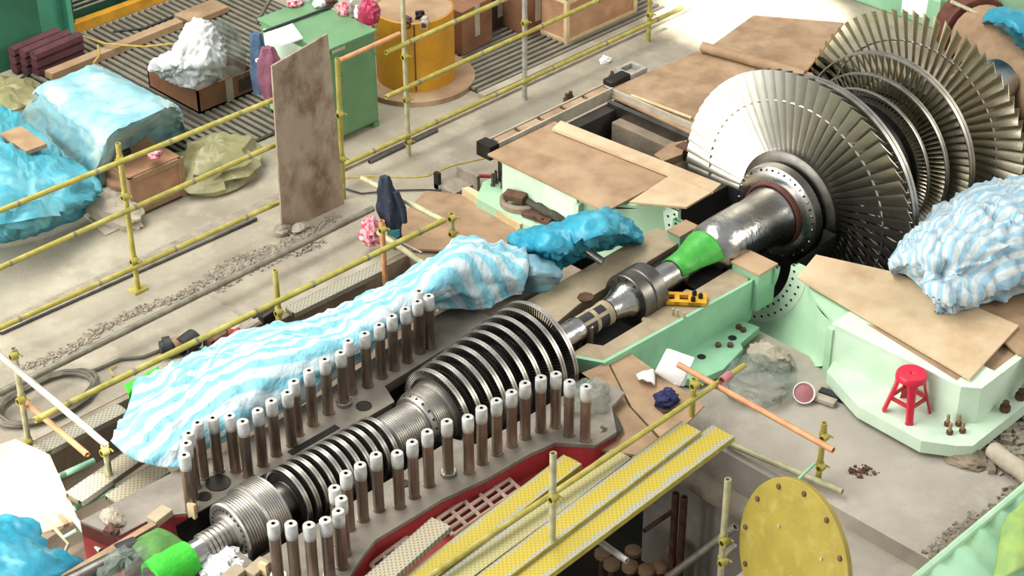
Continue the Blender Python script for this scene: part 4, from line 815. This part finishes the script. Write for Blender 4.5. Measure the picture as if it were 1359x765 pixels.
RYL = 3.6
post('yellow railing post in front of the battened crate', (-4.35, RYL, FL), (-4.35, RYL, .95), 'yellow_tube', (.22, .66, .9), True)
post('yellow railing post at the right edge of the stained board', (-2.07, 3.52, FL), (-2.06, 3.5, .96), 'yellow_tube', (.3, .62))
post('pale yellow railing post in front of the yellow drum', (-1.09, 3.69, FL), (-1.09, 3.69, 1.25), 'pale_tube', (.1, .36, .62))
post('grey-white railing post in front of the dark cartons', (.55, 3.72, FL), (.55, 3.72, 1.1), 'white_tube', (.14, .55), r=.026)
post('yellow railing post near the sunlit floor at the top', (2.47, 3.72, FL), (2.47, 3.72, .6), 'yellow_tube', (.3,))
def rq(label, a, b, y, mm, rings=0, r=TR): return rail(label, Q(*a, y), Q(*b, y), mm, r, rings=rings)
rq('upper yellow rail running past the battened crate to the board', (-30, 292), (362, 133), RYL-.05, 'yellow_tube', 4)
rq('middle yellow rail running past the battened crate to the board', (-30, 369), (366, 192), RYL-.05, 'yellow_tube', 5)
rq('low yellow rail near the floor left of the stained board', (-30, 449), (372, 268), RYL-.05, 'yellow_tube', 4)
rq('orange-brown rail from the board to the post before the drum', (447, 82), (530, 45), 3.64, 'orange_tube')
rq('upper yellow rail from the drum post toward the top edge', (512, 70), (690, -10), 3.62, 'yellow_tube', 3)
rq('middle yellow rail passing the grey-white post', (512, 129), (830, -16), 3.65, 'yellow_tube', 4)
rq('low yellow rail along the far floor to the sunlit end', (452, 221), (905, 11), 3.68, 'yellow_tube', 6)
rail('long dark grey tube lying over the left walkway', P(-30, 537, -.3), P(495, 277, -.3), 'grey_tube', .03)
# stained board leaning on the railing
bd = solo('stained_board', MB().add([Q(361, 88, 3.5), Q(435, 45, 3.5), Vector((-2.13, 3.44, FL)), Vector((-2.87, 3.44, FL))] + [v+Vector((0, .02, 0)) for v in (Q(361, 88, 3.5), Q(435, 45, 3.5), Vector((-2.13, 3.44, FL)), Vector((-2.87, 3.44, FL)))], [(0, 3, 2, 1), (4, 5, 6, 7), (0, 1, 5, 4), (1, 2, 6, 5), (2, 3, 7, 6), (3, 0, 4, 7)]), 'ply_stain', 'tall water-stained board propped upright against the railing', 'board', smooth=0)
solo('concrete_lump', onfloor(376, 308, FL, .08, .07, .05, amp=.3, seed=44), 'concrete_rough', 'small concrete lump wedged at the foot of the stained board', 'rubble')
solo('concrete_lump', onfloor(398, 304, FL, .09, .06, .04, amp=.3, seed=45), 'sack', 'pale mortar lump beside the foot of the stained board', 'rubble')
# walkway side scaffold at the left
y2 = 2.4
post('yellow scaffold post at the left edge beside the cable coil', (-6.22, y2, FL), (-6.2, y2, .4), 'pale_tube', (.05, .5, .95))
post('yellow scaffold post below the white tube at lower left', (-6.14, 1.38, -.6), (-6.15, 1.38, .02), 'pale_tube', (.1, .95))
post('yellow scaffold post standing behind the striped tarpaulin', (-3.87, 2.24, -.9), (-3.87, 2.24, .1), 'yellow_tube', (.6,))
post('pale scaffold post near the hanging dark jacket', (-2.72, 2.21, -.6), (-2.73, 2.2, .1), 'orange_tube', (.9,))
post('pale scaffold post at the plywood beside the striped tarpaulin', (-1.96, 2.15, FL), (-1.97, 2.14, -.14), 'pale_tube', (.5, .95))
rail('white tube slanting down from the left edge to the yellow post', Q(-20, 455, 2.5), P(142, 592, 0.), 'white_tube', .026)
rail('orange-brown tube below the white tube at lower left', P(36, 536, -.15), P(116, 604, -.2), 'orange_tube')
rail('yellow tube running along the walkway edge behind the striped tarpaulin', P(46, 558, -.05), P(590, 292, -.05), 'yellow_tube', .026, rings=7)
rail('pale tube reaching from the walkway to the plywood post', P(480, 236, .0), P(590, 294, -.1), 'pale_tube', .026)
rail('pale tube under the hanging jacket going behind the tarpaulin', P(497, 305, -.25), P(562, 350, -.25), 'pale_tube', .026)
rail('thin steel bar beside the tube under the hanging jacket', P(515, 312, -.3), P(560, 336, -.3), 'steel', .012)
rail('pale green cross tube at the lower left pit', P(72, 636, -.55), P(125, 612, -.55), 'green_mid', .026)
rail('second pale green tube above the sunlit board corner', P(96, 676, -.35), P(152, 648, -.35), 'green_mid', .026)
fr = thing('pipe_stand', 'thin pale green pipe frame beside the blue tarpaulin at the lower left', 'frame', P(90, 720, -.6))
part('tube', MB().tube(P(85, 672, -.2), P(134, 732, -.2), .022, 10), 'green_mint', fr, 40); part('tube', MB().path([P(55, 683, -.3), P(84, 714, -.3), P(91, 722, -.32), P(84, 738, -.4)], .014, 8), 'pale_tube', fr, 40); part('tube', MB().tube(P(84, 714, -.3), P(102, 704, -.22), .014, 8), 'green_mint', fr, 40)
# perforated steel planks
def plank(label, a, b, z, wd, mm, th=.045):
    p, q = P(*a, z), P(*b, z); L_ = (q-p).length; t = thing('steel_plank', label, 'plank', (p+q)/2); t.rotation_euler.z = math.atan2((q-p).y, (q-p).x); ORG[t] = Vector((0, 0, 0))
    part('deck', MB().boxp(-L_/2, L_/2, -wd/2, wd/2, -.006, 0), mm, t, 0)
    for s in (-1, 1): part('lip', MB().boxp(-L_/2, L_/2, s*wd/2-.004, s*wd/2+.004, -th, .001), 'yellow_tube' if mm == 'plank_yellow' else 'plank_dull', t, 0)
    for s in (-1, 1): part('end_hook', MB().boxp(s*L_/2-.01, s*L_/2+.01, -wd*.3, wd*.3, -th*.9, -.004), 'grey_tube', t, 0)
    for i in range(4): part('stiffener', MB().boxp(-L_/2+L_*(i+.5)/4-.012, -L_/2+L_*(i+.5)/4+.012, -wd/2, wd/2, -.03, -.007), 'grey_tube', t, 0)
plank('yellow perforated plank nearest the red casing side', (545, 775), (760, 610), .02, .16, 'plank_yellow')
plank('faded yellow perforated plank, second from the red casing side', (590, 780), (826, 602), .03, .17, 'plank_faded')
plank('yellow perforated plank, third from the red casing side', (628, 783), (917, 566), .03, .18, 'plank_yellow')
plank('yellow perforated plank lying apart over the dark pit', (680, 780), (960, 572), .0, .2, 'plank_yellow')
plank('short dull grey perforated plank across the red casing corner', (482, 785), (586, 693), .08, .16, 'plank_grey')
plank('dull perforated plank on the walkway edge below the cable coil', (36, 604), (162, 541), -.42, .14, 'plank_dull')
plank('dull perforated plank on the walkway edge near the hanging jacket', (385, 412), (508, 352), -.42, .13, 'plank_dull')
plank('brown perforated plank crossing to the far flange at lower left', (98, 660), (182, 602), -.25, .17, 'plank_grey')
plank('second brown perforated plank beside the far flange at lower left', (150, 664), (215, 620), -.2, .17, 'plank_grey')
lt = thing('steel_lattice', 'pinkish grey welded lattice between the red casing and yellow planks', 'lattice', (-4.7, -1.05, -.3))
A, B, C_ = P(580, 690, -.12), P(668, 630, -.12), P(602, 711, -.12)
for i in range(4): o = (C_-A)*i/3; part('bar', MB().tube(A+o, B+o, .016, 6, hollow=False), 'lattice', lt, 0)
for i in range(6): o = (B-A)*i/5; part('cross_bar', MB().tube(A+o, C_+o, .016, 6, hollow=False), 'lattice', lt, 0)
A2, B2, C2 = P(492, 750, -.12), P(540, 714, -.12), P(504, 762, -.12)
l2 = thing('steel_lattice', 'second lattice piece by the short grey plank at the bottom', 'lattice', A2)
for i in range(3): o = (C2-A2)*i/2; part('bar', MB().tube(A2+o, B2+o, .016, 6, hollow=False), 'lattice', l2, 0)
for i in range(4): o = (B2-A2)*i/3; part('cross_bar', MB().tube(A2+o, C2+o, .016, 6, hollow=False), 'lattice', l2, 0)
rail('long yellow tube lying over the perforated planks', P(560, 772, .1), P(988, 485, .12), 'yellow_tube', .022)
post('pale upright post among the perforated planks', P(733, 716, .03), P(733, 716, .03)+Vector((0, 0, .74)), 'pale_tube', (.52,))
post('yellow upright post at the plywood corner beside the planks', P(918, 552, -.05), P(918, 552, -.05)+Vector((0, 0, .34)), 'yellow_tube', (.9,))
post('yellow upright post on the right floor by the orange tube', (-2.31, -2.19, FL), (-2.31, -2.19, .06), 'yellow_tube', (.3, .8))
post('yellow upright post in front of the round yellow cover', (-3.55, -2.28, -1.6), (-3.55, -2.28, .3), 'pale_tube', (.62, .72))
rail('orange-brown tube from the white cup to the right post', P(900, 484, .1), P(1106, 598, .1), 'orange_tube', .024)
rail('pale tube along the edge of the right floor', P(960, 586, -.44), P(1118, 653, -.44), 'pale_tube', .026)
rail('grey-green tube below the floor edge of the right pit', P(930, 608, -.75), P(1010, 648, -.75), 'yellow_tube', .022)
rail('grey tube rising to the post before the round yellow cover', P(880, 772, -1.0), P(976, 700, -.35), 'grey_tube', .03)
rail('short pale tube end under the perforated planks', P(780, 708, -.2), P(832, 745, -.2), 'white_tube', .024)
rail('short grey tube stub at the post before the round yellow cover', P(957, 740, -.5), P(975, 725, -.5), 'grey_tube', .026)
rail('thin green rod at the foot of the right post', P(1060, 636, -.3), P(1082, 615, -.2), 'green_mid', .012)
solo('pink_sleeve', MB().tube(P(958, 506, .15), P(968, 498, .15), .036, 12), 'pink_plastic', 'pinkish sleeve on the long yellow tube', 'sleeve')
# round yellow cover
c = P(1054, 737, 0.0); tw = -ray(1054, 737).normalized(); rt = (IX-tw*IX.dot(tw)).normalized(); n_ = (tw*.62-rt*.77+(rt.cross(tw))*.15).normalized(); c = c+Vector((0, 0, -.05))
yc = thing('round_cover', 'round yellow cover plate standing on edge at the bottom right', 'cover', (c.x, c.y, c.z-.6)); Rr = .565
part('plate', MB().lathe(c, n_, [(-.02, 0), (-.02, Rr), (.015, Rr), (.02, Rr-.006), (.02, 0)], 64), 'yellow_disc', yc, 30)
ua = (Vector((0, 0, 1))-n_*n_.z).normalized(); ub = n_.cross(ua)
for i in range(12):
    a = R(8+30*i); q = c+(ua*math.cos(a)+ub*math.sin(a))*(Rr-.06)
    part('bolt', MB().lathe(q, n_, [(.015, .02), (.03, .02), (.035, .012), (.035, 0)], 10), 'rust', yc, 30)
for u_, v_ in ((.15, .2), (-.1, -.05), (.2, -.25), (-.3, .15)): part('pin', MB().lathe(c+ua*u_+ub*v_, n_, [(.015, .013), (.03, .013), (.03, 0)], 8), 'pale_tube', yc, 30)
# pit contents
for i, (a, b, z) in enumerate(((840, 735, -1.7), (812, 752, -1.7), (836, 755, -1.7), (875, 755, -1.7), (895, 735, -1.7), (858, 760, -1.7), (800, 738, -1.7))):
    p = P(a, b, z); t = thing('rusty_valve_stud', '%s rusty capped stud in the dark pit below the planks' % ordn(i), 'stud', (p.x, p.y, -2.2), 'pit studs')
    part('stem', MB().tube((p.x, p.y, -2.2), (p.x, p.y, z), .03, 8, hollow=False), 'rust', t, 40); part('cap', MB().lathe(p, (0, 0, 1), [(0, .03), (0, .07), (.04, .07), (.06, .04), (.06, 0)], 10), 'ply_red', t, 40)
for i, (a, b) in enumerate(((897, 655), (908, 660))): post(['left', 'right'][i] + ' rusty upright of the pair inside the right pit', Vector((P(a, b, -.9).x, P(a, b, -.9).y, -2.2)), P(a, b, -.9), 'rust', r=.03)
rail('dark brace tube inside the right pit', P(855, 705, -1.1), P(897, 676, -1.1), 'rust', .02)
solo('pit_beam', MB().tube(P(885, 610, -.95), P(1000, 680, -.95), .12, 18), 'sack', 'pale tube standing in for a sunlit concrete beam along the wall of the right pit', 'pipe')  # added tube, its pale colour standing in for a sunlit concrete beam
rubble('dirt_patch', -2.06, -1.9, -2.36, .05, 60, .02, 'small patch of brown dirt on the right floor', 'rust')
solo('pit_platform', MB().boxp(-4.9, -3.2, -2.25, -1.2, -2.2, -1.85), 'concrete_brown', 'brown concrete block at the bottom of the right pit', 'block')
# things on the near side floor and platforms
solo('clear_plastic_bag', onfloor(1006, 512, FL, .26, .26, .13, amp=.3, seed=50, lift=.65, n=36, k=20), 'plastic_clear', 'crumpled clear plastic bag on the floor by the pedestal foot', 'bag')
solo('cloth_scrap', onfloor(1022, 478, FL, .12, .18, .08, amp=.4, seed=51), 'sack', 'grey sacking scrap beside the green funnel', 'cloth')
bwl = P(1067, 522, FL+.08); t = thing('plastic_bowl', 'round pink bowl lying tipped on the floor near the funnel', 'bowl', bwl-Vector((0, 0, .08))); ax = Vector((-.45, -.45, .75)).normalized()
part('shell', MB().lathe(bwl, ax, [(-.1, 0), (-.1, .05), (.0, .085), (.01, .09), (.01, .082), (-.015, .075)], 28), 'paper', t, 40); part('lid', MB().lathe(bwl, ax, [(-.005, .078), (.0, .07), (.002, 0)], 28), 'pink_plastic', t, 40)
t = thing('floor_brush', 'black bristled brush with pale head beside the pink bowl', 'brush', P(1100, 530, FL)); part('head', MB().box(P(1092, 530, FL+.03), (.08, .22, .04), R(12)), 'sack', t, 0, bev=.006); part('bristles', MB().box(P(1108, 526, FL+.02), (.07, .26, .04), R(12)), 'black', t, 0)
wp = P(890, 485, .02); t = thing('white_cup', 'large white paper cone cup on the plywood beside the pedestal', 'cup', P(890, 492, -.1))
part('cup', MB().lathe(P(880, 480, .0), Vector((.4, -.85, -.35)), [(-.02, 0), (-.02, .1), (.0, .11), (.2, .14), (.2, .13), (.02, .1)], 28), 'paper', t, 40); part('flap', MB().prism([tuple(P(a, b, -.09).xy) for a, b in ((890, 495), (915, 490), (908, 512), (895, 510))], -.1, -.085), 'paper', t, 0)
cloth('white_rag', 'torn white rag on the plywood left of the white cup', 'rag', [[(845, 498, -.07), (855, 494, -.04), (866, 491, -.07)], [(848, 503, -.07), (858, 500, -.03), (868, 500, -.07)], [(852, 504, -.07), (862, 507, -.05), (868, 512, -.07)]], 'paper', sub=5, amp=.012, fr=12, seed=52)
solo('navy_cloth', onfloor(884, 533, -.1, .09, .08, .06, amp=.4, seed=53), 'cloth_navy', 'navy blue cloth lump on the plywood by the yellow tube', 'cloth')
sheet('dark scrap sheet beside the navy cloth', [(868, 538), (880, 530), (892, 545), (880, 548)], -.085, 'cardboard_dark', .008, 'scrap_sheet', 'sheet')
solo('clear_plastic_bag', onfloor(780, 540, -.08, .16, .14, .14, amp=.45, seed=54, lift=.65), 'plastic_clear', 'crumpled clear plastic behind the last near studs', 'bag')
cloth('dark_rag', 'oily dark rag on plywood behind the last near studs', 'rag', [[(770, 572, -.05), (790, 560, -.03), (815, 548, -.05)], [(780, 585, -.06), (800, 572, -.02), (822, 560, -.05)], [(790, 590, -.06), (812, 585, -.05), (826, 572, -.06)]], 'cloth_grime', sub=5, amp=.02, fr=9, seed=55)
for i, (a, b) in enumerate(((768, 455), (781, 456))): solo('short_stud', MB().lathe(P(a, b+22, -.3), (0, 0, 1), [(0, .04), (.33, .04), (.34, .03), (.34, 0)], 12), 'stud', ['left', 'right'][i] + ' short stud under the shaft behind the largest wheel', 'stud', 'short studs')
solo('cable_coil', MB().path([Vector((P(62, 533, FL).x+math.cos(t_*.37)*(.42+.09*noise.noise(Vector((t_*.11, 0, 3)))), P(62, 533, FL).y+math.sin(t_*.37)*(.26+.07*noise.noise(Vector((t_*.13, 5, 3)))), FL+.03+.05*abs(noise.noise(Vector((t_*.07, 1, 1)))))) for t_ in range(260)], .015, 5), 'cable', 'loose coil of grey cable on the walkway at the left', 'cable')
solo('pipe_section', MB().tube(P(240, 462, FL+.08), P(258, 449, FL+.08), .085, 20), 'black', 'short fat black pipe section on the walkway edge', 'pipe'); solo('pipe_section', MB().tube(P(218, 462, FL+.09), P(227, 460, FL+.09), .09, 20), 'black', 'narrow black ring section on the walkway edge', 'pipe')
solo('cardboard_roll', MB().tube(P(228, 462, FL+.08), P(240, 456, FL+.08), .075, 16), 'ply_red', 'brown sleeve between the two black pipe sections', 'sleeve')
solo('hose', MB().path([P(a, b, FL+.02) for a, b in ((105, 498), (130, 490), (160, 477), (190, 474), (215, 464))], .014, 6), 'cable', 'dark hose running from the cable coil to the black pipes', 'hose')
solo('cord', MB().path([P(a, b, FL+.02) for a, b in ((150, 500), (146, 490), (155, 485))], .008, 6), 'rope', 'curl of yellow cord on the walkway', 'cord')
cloth('green_cloth', 'green cloth draped over the walkway edge by the striped tarpaulin', 'cloth', [[(165, 512, -.4), (188, 500, -.38), (210, 487, -.4)], [(170, 525, -.42), (190, 515, -.42), (212, 505, -.42)], [(176, 542, -.62), (190, 530, -.6), (205, 522, -.6)]], 'cloth_green', sub=5, amp=.01, seed=56)
for i, (a, b, s) in enumerate(((285, 452, 'rust'), (302, 450, 'red'), (328, 437, 'concrete_rough'), (240, 490, 'concrete_rough'), (350, 422, 'steel_dark'))):
    solo('steel_fitting', MB().box(P(a, b, -.45), (.16, .12, .1), i*.4).tube(P(a, b, -.4), P(a, b, -.4)+Vector((.1, -.05, .06)), .035, 8), s, ['rusty pipe fitting beside the striped tarpaulin', 'red flange fitting at the tarpaulin edge', 'grey valve block at the walkway edge', 'grey bracket block at the tarpaulin corner', 'dark clamp under the yellow walkway tube'][i], 'fitting', smooth=30)
p0 = Vector((-2.78, 2.36, .15)); p0 = P(511, 250, .12)
j = hang('dark_jacket', 'dark navy jacket hanging from the pale tube over the walkway', [(p0+Vector((0, 0, .12)), .035, .03), (p0+Vector((0, 0, 0)), .07, .05), (p0+Vector((.02, -.02, -.16)), .1, .07), (p0+Vector((.03, -.03, -.3)), .09, .06), (p0+Vector((.05, -.05, -.45)), .055, .045), (p0+Vector((.06, -.06, -.6)), .045, .04)], ['cloth_dark'])
part('sleeve', MB().path([p0+Vector((.05, -.08, -.02)), p0+Vector((.09, -.12, -.2)), p0+Vector((.1, -.13, -.34))], [.03, .035, .025], 10), 'cloth_dark', j, 60); part('band', MB().lathe(p0+Vector((.045, -.045, -.44)), (0, 0, 1), [(-.04, .05), (-.04, .062), (.04, .066), (.04, .05)], 16), 'cloth_teal', j, 40)
solo('pink_rag', blobmb(P(492, 310, -.3), .08, .08, .14, amp=.5, fr=3, seed=60), 'cloth_pink', 'pink and red checked rag below the hanging dark jacket', 'rag')
t = thing('steel_bracket', 'grey steel bracket with a red rod on the floor beside the far casing', 'bracket', P(625, 240, FL)); part('plate', MB().boxp(-1.1, -1.06, 2.72, 3.0, FL, FL+.16), 'concrete_rough', t, 0); part('base', MB().boxp(-1.34, -1.06, 2.78, 3.06, FL, FL+.05), 'concrete_rough', t, 0); part('rod', MB().tube((-1.06, 2.86, FL+.1), (-.92, 2.7, FL+.1), .02, 8), 'red', t, 40); part('post', MB().boxp(-1.34, -1.3, 3.0, 3.06, FL, FL+.17), 'steel_dark', t, 0)
solo('yellow_rope', MB().path([P(a, b, FL+.1) for a, b in ((456, 237), (490, 234), (540, 236), (566, 234), (600, 220), (640, 211), (652, 208), (668, 217))], .009, 6), 'rope', 'yellow rope running over the floor to the far casing', 'rope')
solo('black_hose', MB().path([P(a, b, FL+.015) for a, b in ((456, 250), (480, 257), (520, 253), (560, 252), (600, 253), (620, 250))], .008, 6), 'black', 'thin black cable on the floor by the hanging jacket', 'cable')
solo('paper_scrap', blobmb(P(803, 80, FL+.02), .06, .05, .04, amp=.4, seed=61), 'paper', 'crumpled white paper scrap on the far floor', 'paper')
for i, (a, b) in enumerate(((752, 136), (757, 133), (812, 106), (820, 103))): solo('bolt', MB().lathe(P(a, b, FL), (0, 0, 1), [(0, .035), (.05, .035), (.05, .02), (.1, .02), (.1, 0)], 6), 'rust', ['left', 'right'][i % 2] + ' loose bolt of the pair ' + ['by the edge frame', 'by the far plywood'][i//2], 'bolt', 'loose floor bolts')
# ------------------------------------------------------------------ near left corner
sheet('sunlit pale board over the pit at the left edge', [(-40, 605), (20, 583), (66, 604), (104, 690), (60, 706), (-40, 720)], -.3, 'ply_light', .03)
solo('timber_plank', MB().tube(P(70, 778, .02), P(205, 698, .02), .035, 4, hollow=False), 'wood', 'wooden strip along the shaft guard at the bottom left', 'plank', smooth=0)
solo('grey_duct', MB().tube(P(82, 782, -.02), P(168, 738, -.02), .075, 20), 'steel_mid', 'grey tube leading to the green wrapped shaft end', 'tube')
solo('black_ring', MB().tube(P(158, 738, 0), P(182, 728, 0), .085, 20), 'black', 'black collar at the end of the grey tube', 'collar')
solo('crumpled_plastic', blobmb(P(172, 762, .0), .22, .16, .13, amp=.5, fr=3, seed=70), 'plastic_clear', 'crumpled grey plastic over the shaft end at the bottom', 'plastic')
cloth('dull_green_cloth', 'mottled dark green felt beside the bright green wrap', 'cloth', [[(172, 722, .05), (195, 710, .06), (210, 702, .04)], [(185, 738, .08), (210, 722, .13), (232, 712, .05)], [(200, 752, .06), (222, 738, .1), (245, 722, .05)]], 'cloth_green_dark', sub=6, amp=.012, fr=9, seed=71)
solo('green_wrap', MB().lathe((0, RY, 0), (1, 0, 0), [(-6.75, .05), (-6.74, .125), (-6.65, .14), (-6.55, .135), (-6.47, .125), (-6.43, .12), (-6.43, .1)], 32), 'cloth_green', 'bright green cloth wrapped round the near shaft end', 'cloth', smooth=60)
solo('frayed_plastic', blobmb(P(300, 752, -.03), .12, .16, .06, amp=.6, fr=4, seed=72), 'plastic_white', 'shredded white plastic strips under the shaft at the bottom', 'plastic')
t = thing('gland_box', 'drilled grey gland block with red mouth at the bottom of the shaft', 'block', P(325, 760, -.1)); gb = P(330, 762, -.04)
part('block', MB().box(gb, (.12, .34, .12), R(0)), 'flange', t, 0, bev=.006); part('mouth', MB().box(gb+Vector((-.1, .02, -.02)), (.1, .24, .1)), 'red', t, 0)
for i in range(5): part('hole', MB().lathe(gb+Vector((.0, -.13+.065*i, .061)), (0, 0, 1), [(0, .011), (.002, .011), (.002, 0)], 8), 'dark', t, 0)
solo('tilted_clip', MB().box(P(350, 757, .05), (.03, .06, .12), .3), 'wood_pale', 'pale wooden wedge beside the first near stud', 'wedge'); solo('tilted_clip', MB().box(P(255, 678, .03), (.03, .06, .12), .3), 'wood_pale', 'pale wooden wedge beside the first far stud', 'wedge')
solo('rag_lump', blobmb(P(150, 688, .02), .06, .09, .05, amp=.4, seed=73), 'sack', 'grey rag lump on the bare flange plate at the left', 'rag'); solo('steel_clamp', MB().box(P(148, 706, .02), (.05, .1, .04), .5).tube(P(147, 695, .03), P(150, 708, .03), .02, 8), 'rust', 'rusty clamp on the bare flange plate at the left', 'clamp', smooth=30)
# green sheet roof at the lower right
t = thing('green_sheet', 'pale green corrugated sheet at the bottom right corner', 'sheet', (-1.8, -3.9, -.4))
g = [[Vector((x, y, -.18-.28*(-3.52-y)+.02*math.sin(x*24))) for x in [-3.2+.07*i for i in range(45)]] for y in (-3.52, -3.7, -3.9, -4.2, -4.6)]
part('panel', MB().grid(g), 'grass_roof', t, 60); part('edge_strip', MB().tube((-3.2, -3.5, -.17), (-.1, -3.5, -.17), .03, 8), 'green_mint', t, 40)
cloth('green_net', 'olive green netting on the sheet at the bottom right corner', 'net', [[(1330, 700, -.15), (1345, 680, -.12), (1375, 650, -.15)], [(1325, 735, -.15), (1350, 715, -.08), (1385, 690, -.15)], [(1318, 775, -.2), (1350, 760, -.1), (1390, 740, -.2)]], 'net', sub=6, amp=.03, fr=8, seed=80)
t = thing('steel_channel', 'grey steel channel lying beside the round yellow cover', 'channel', P(1140, 750, -.72)); part('web', MB().tube(P(1124, 772, -.69), P(1152, 738, -.69), .03, 4, hollow=False), 'grey_tube', t, 0); part('flange', MB().tube(P(1136, 728, -.69), P(1152, 738, -.69), .02, 4, hollow=False), 'white_tube', t, 0)
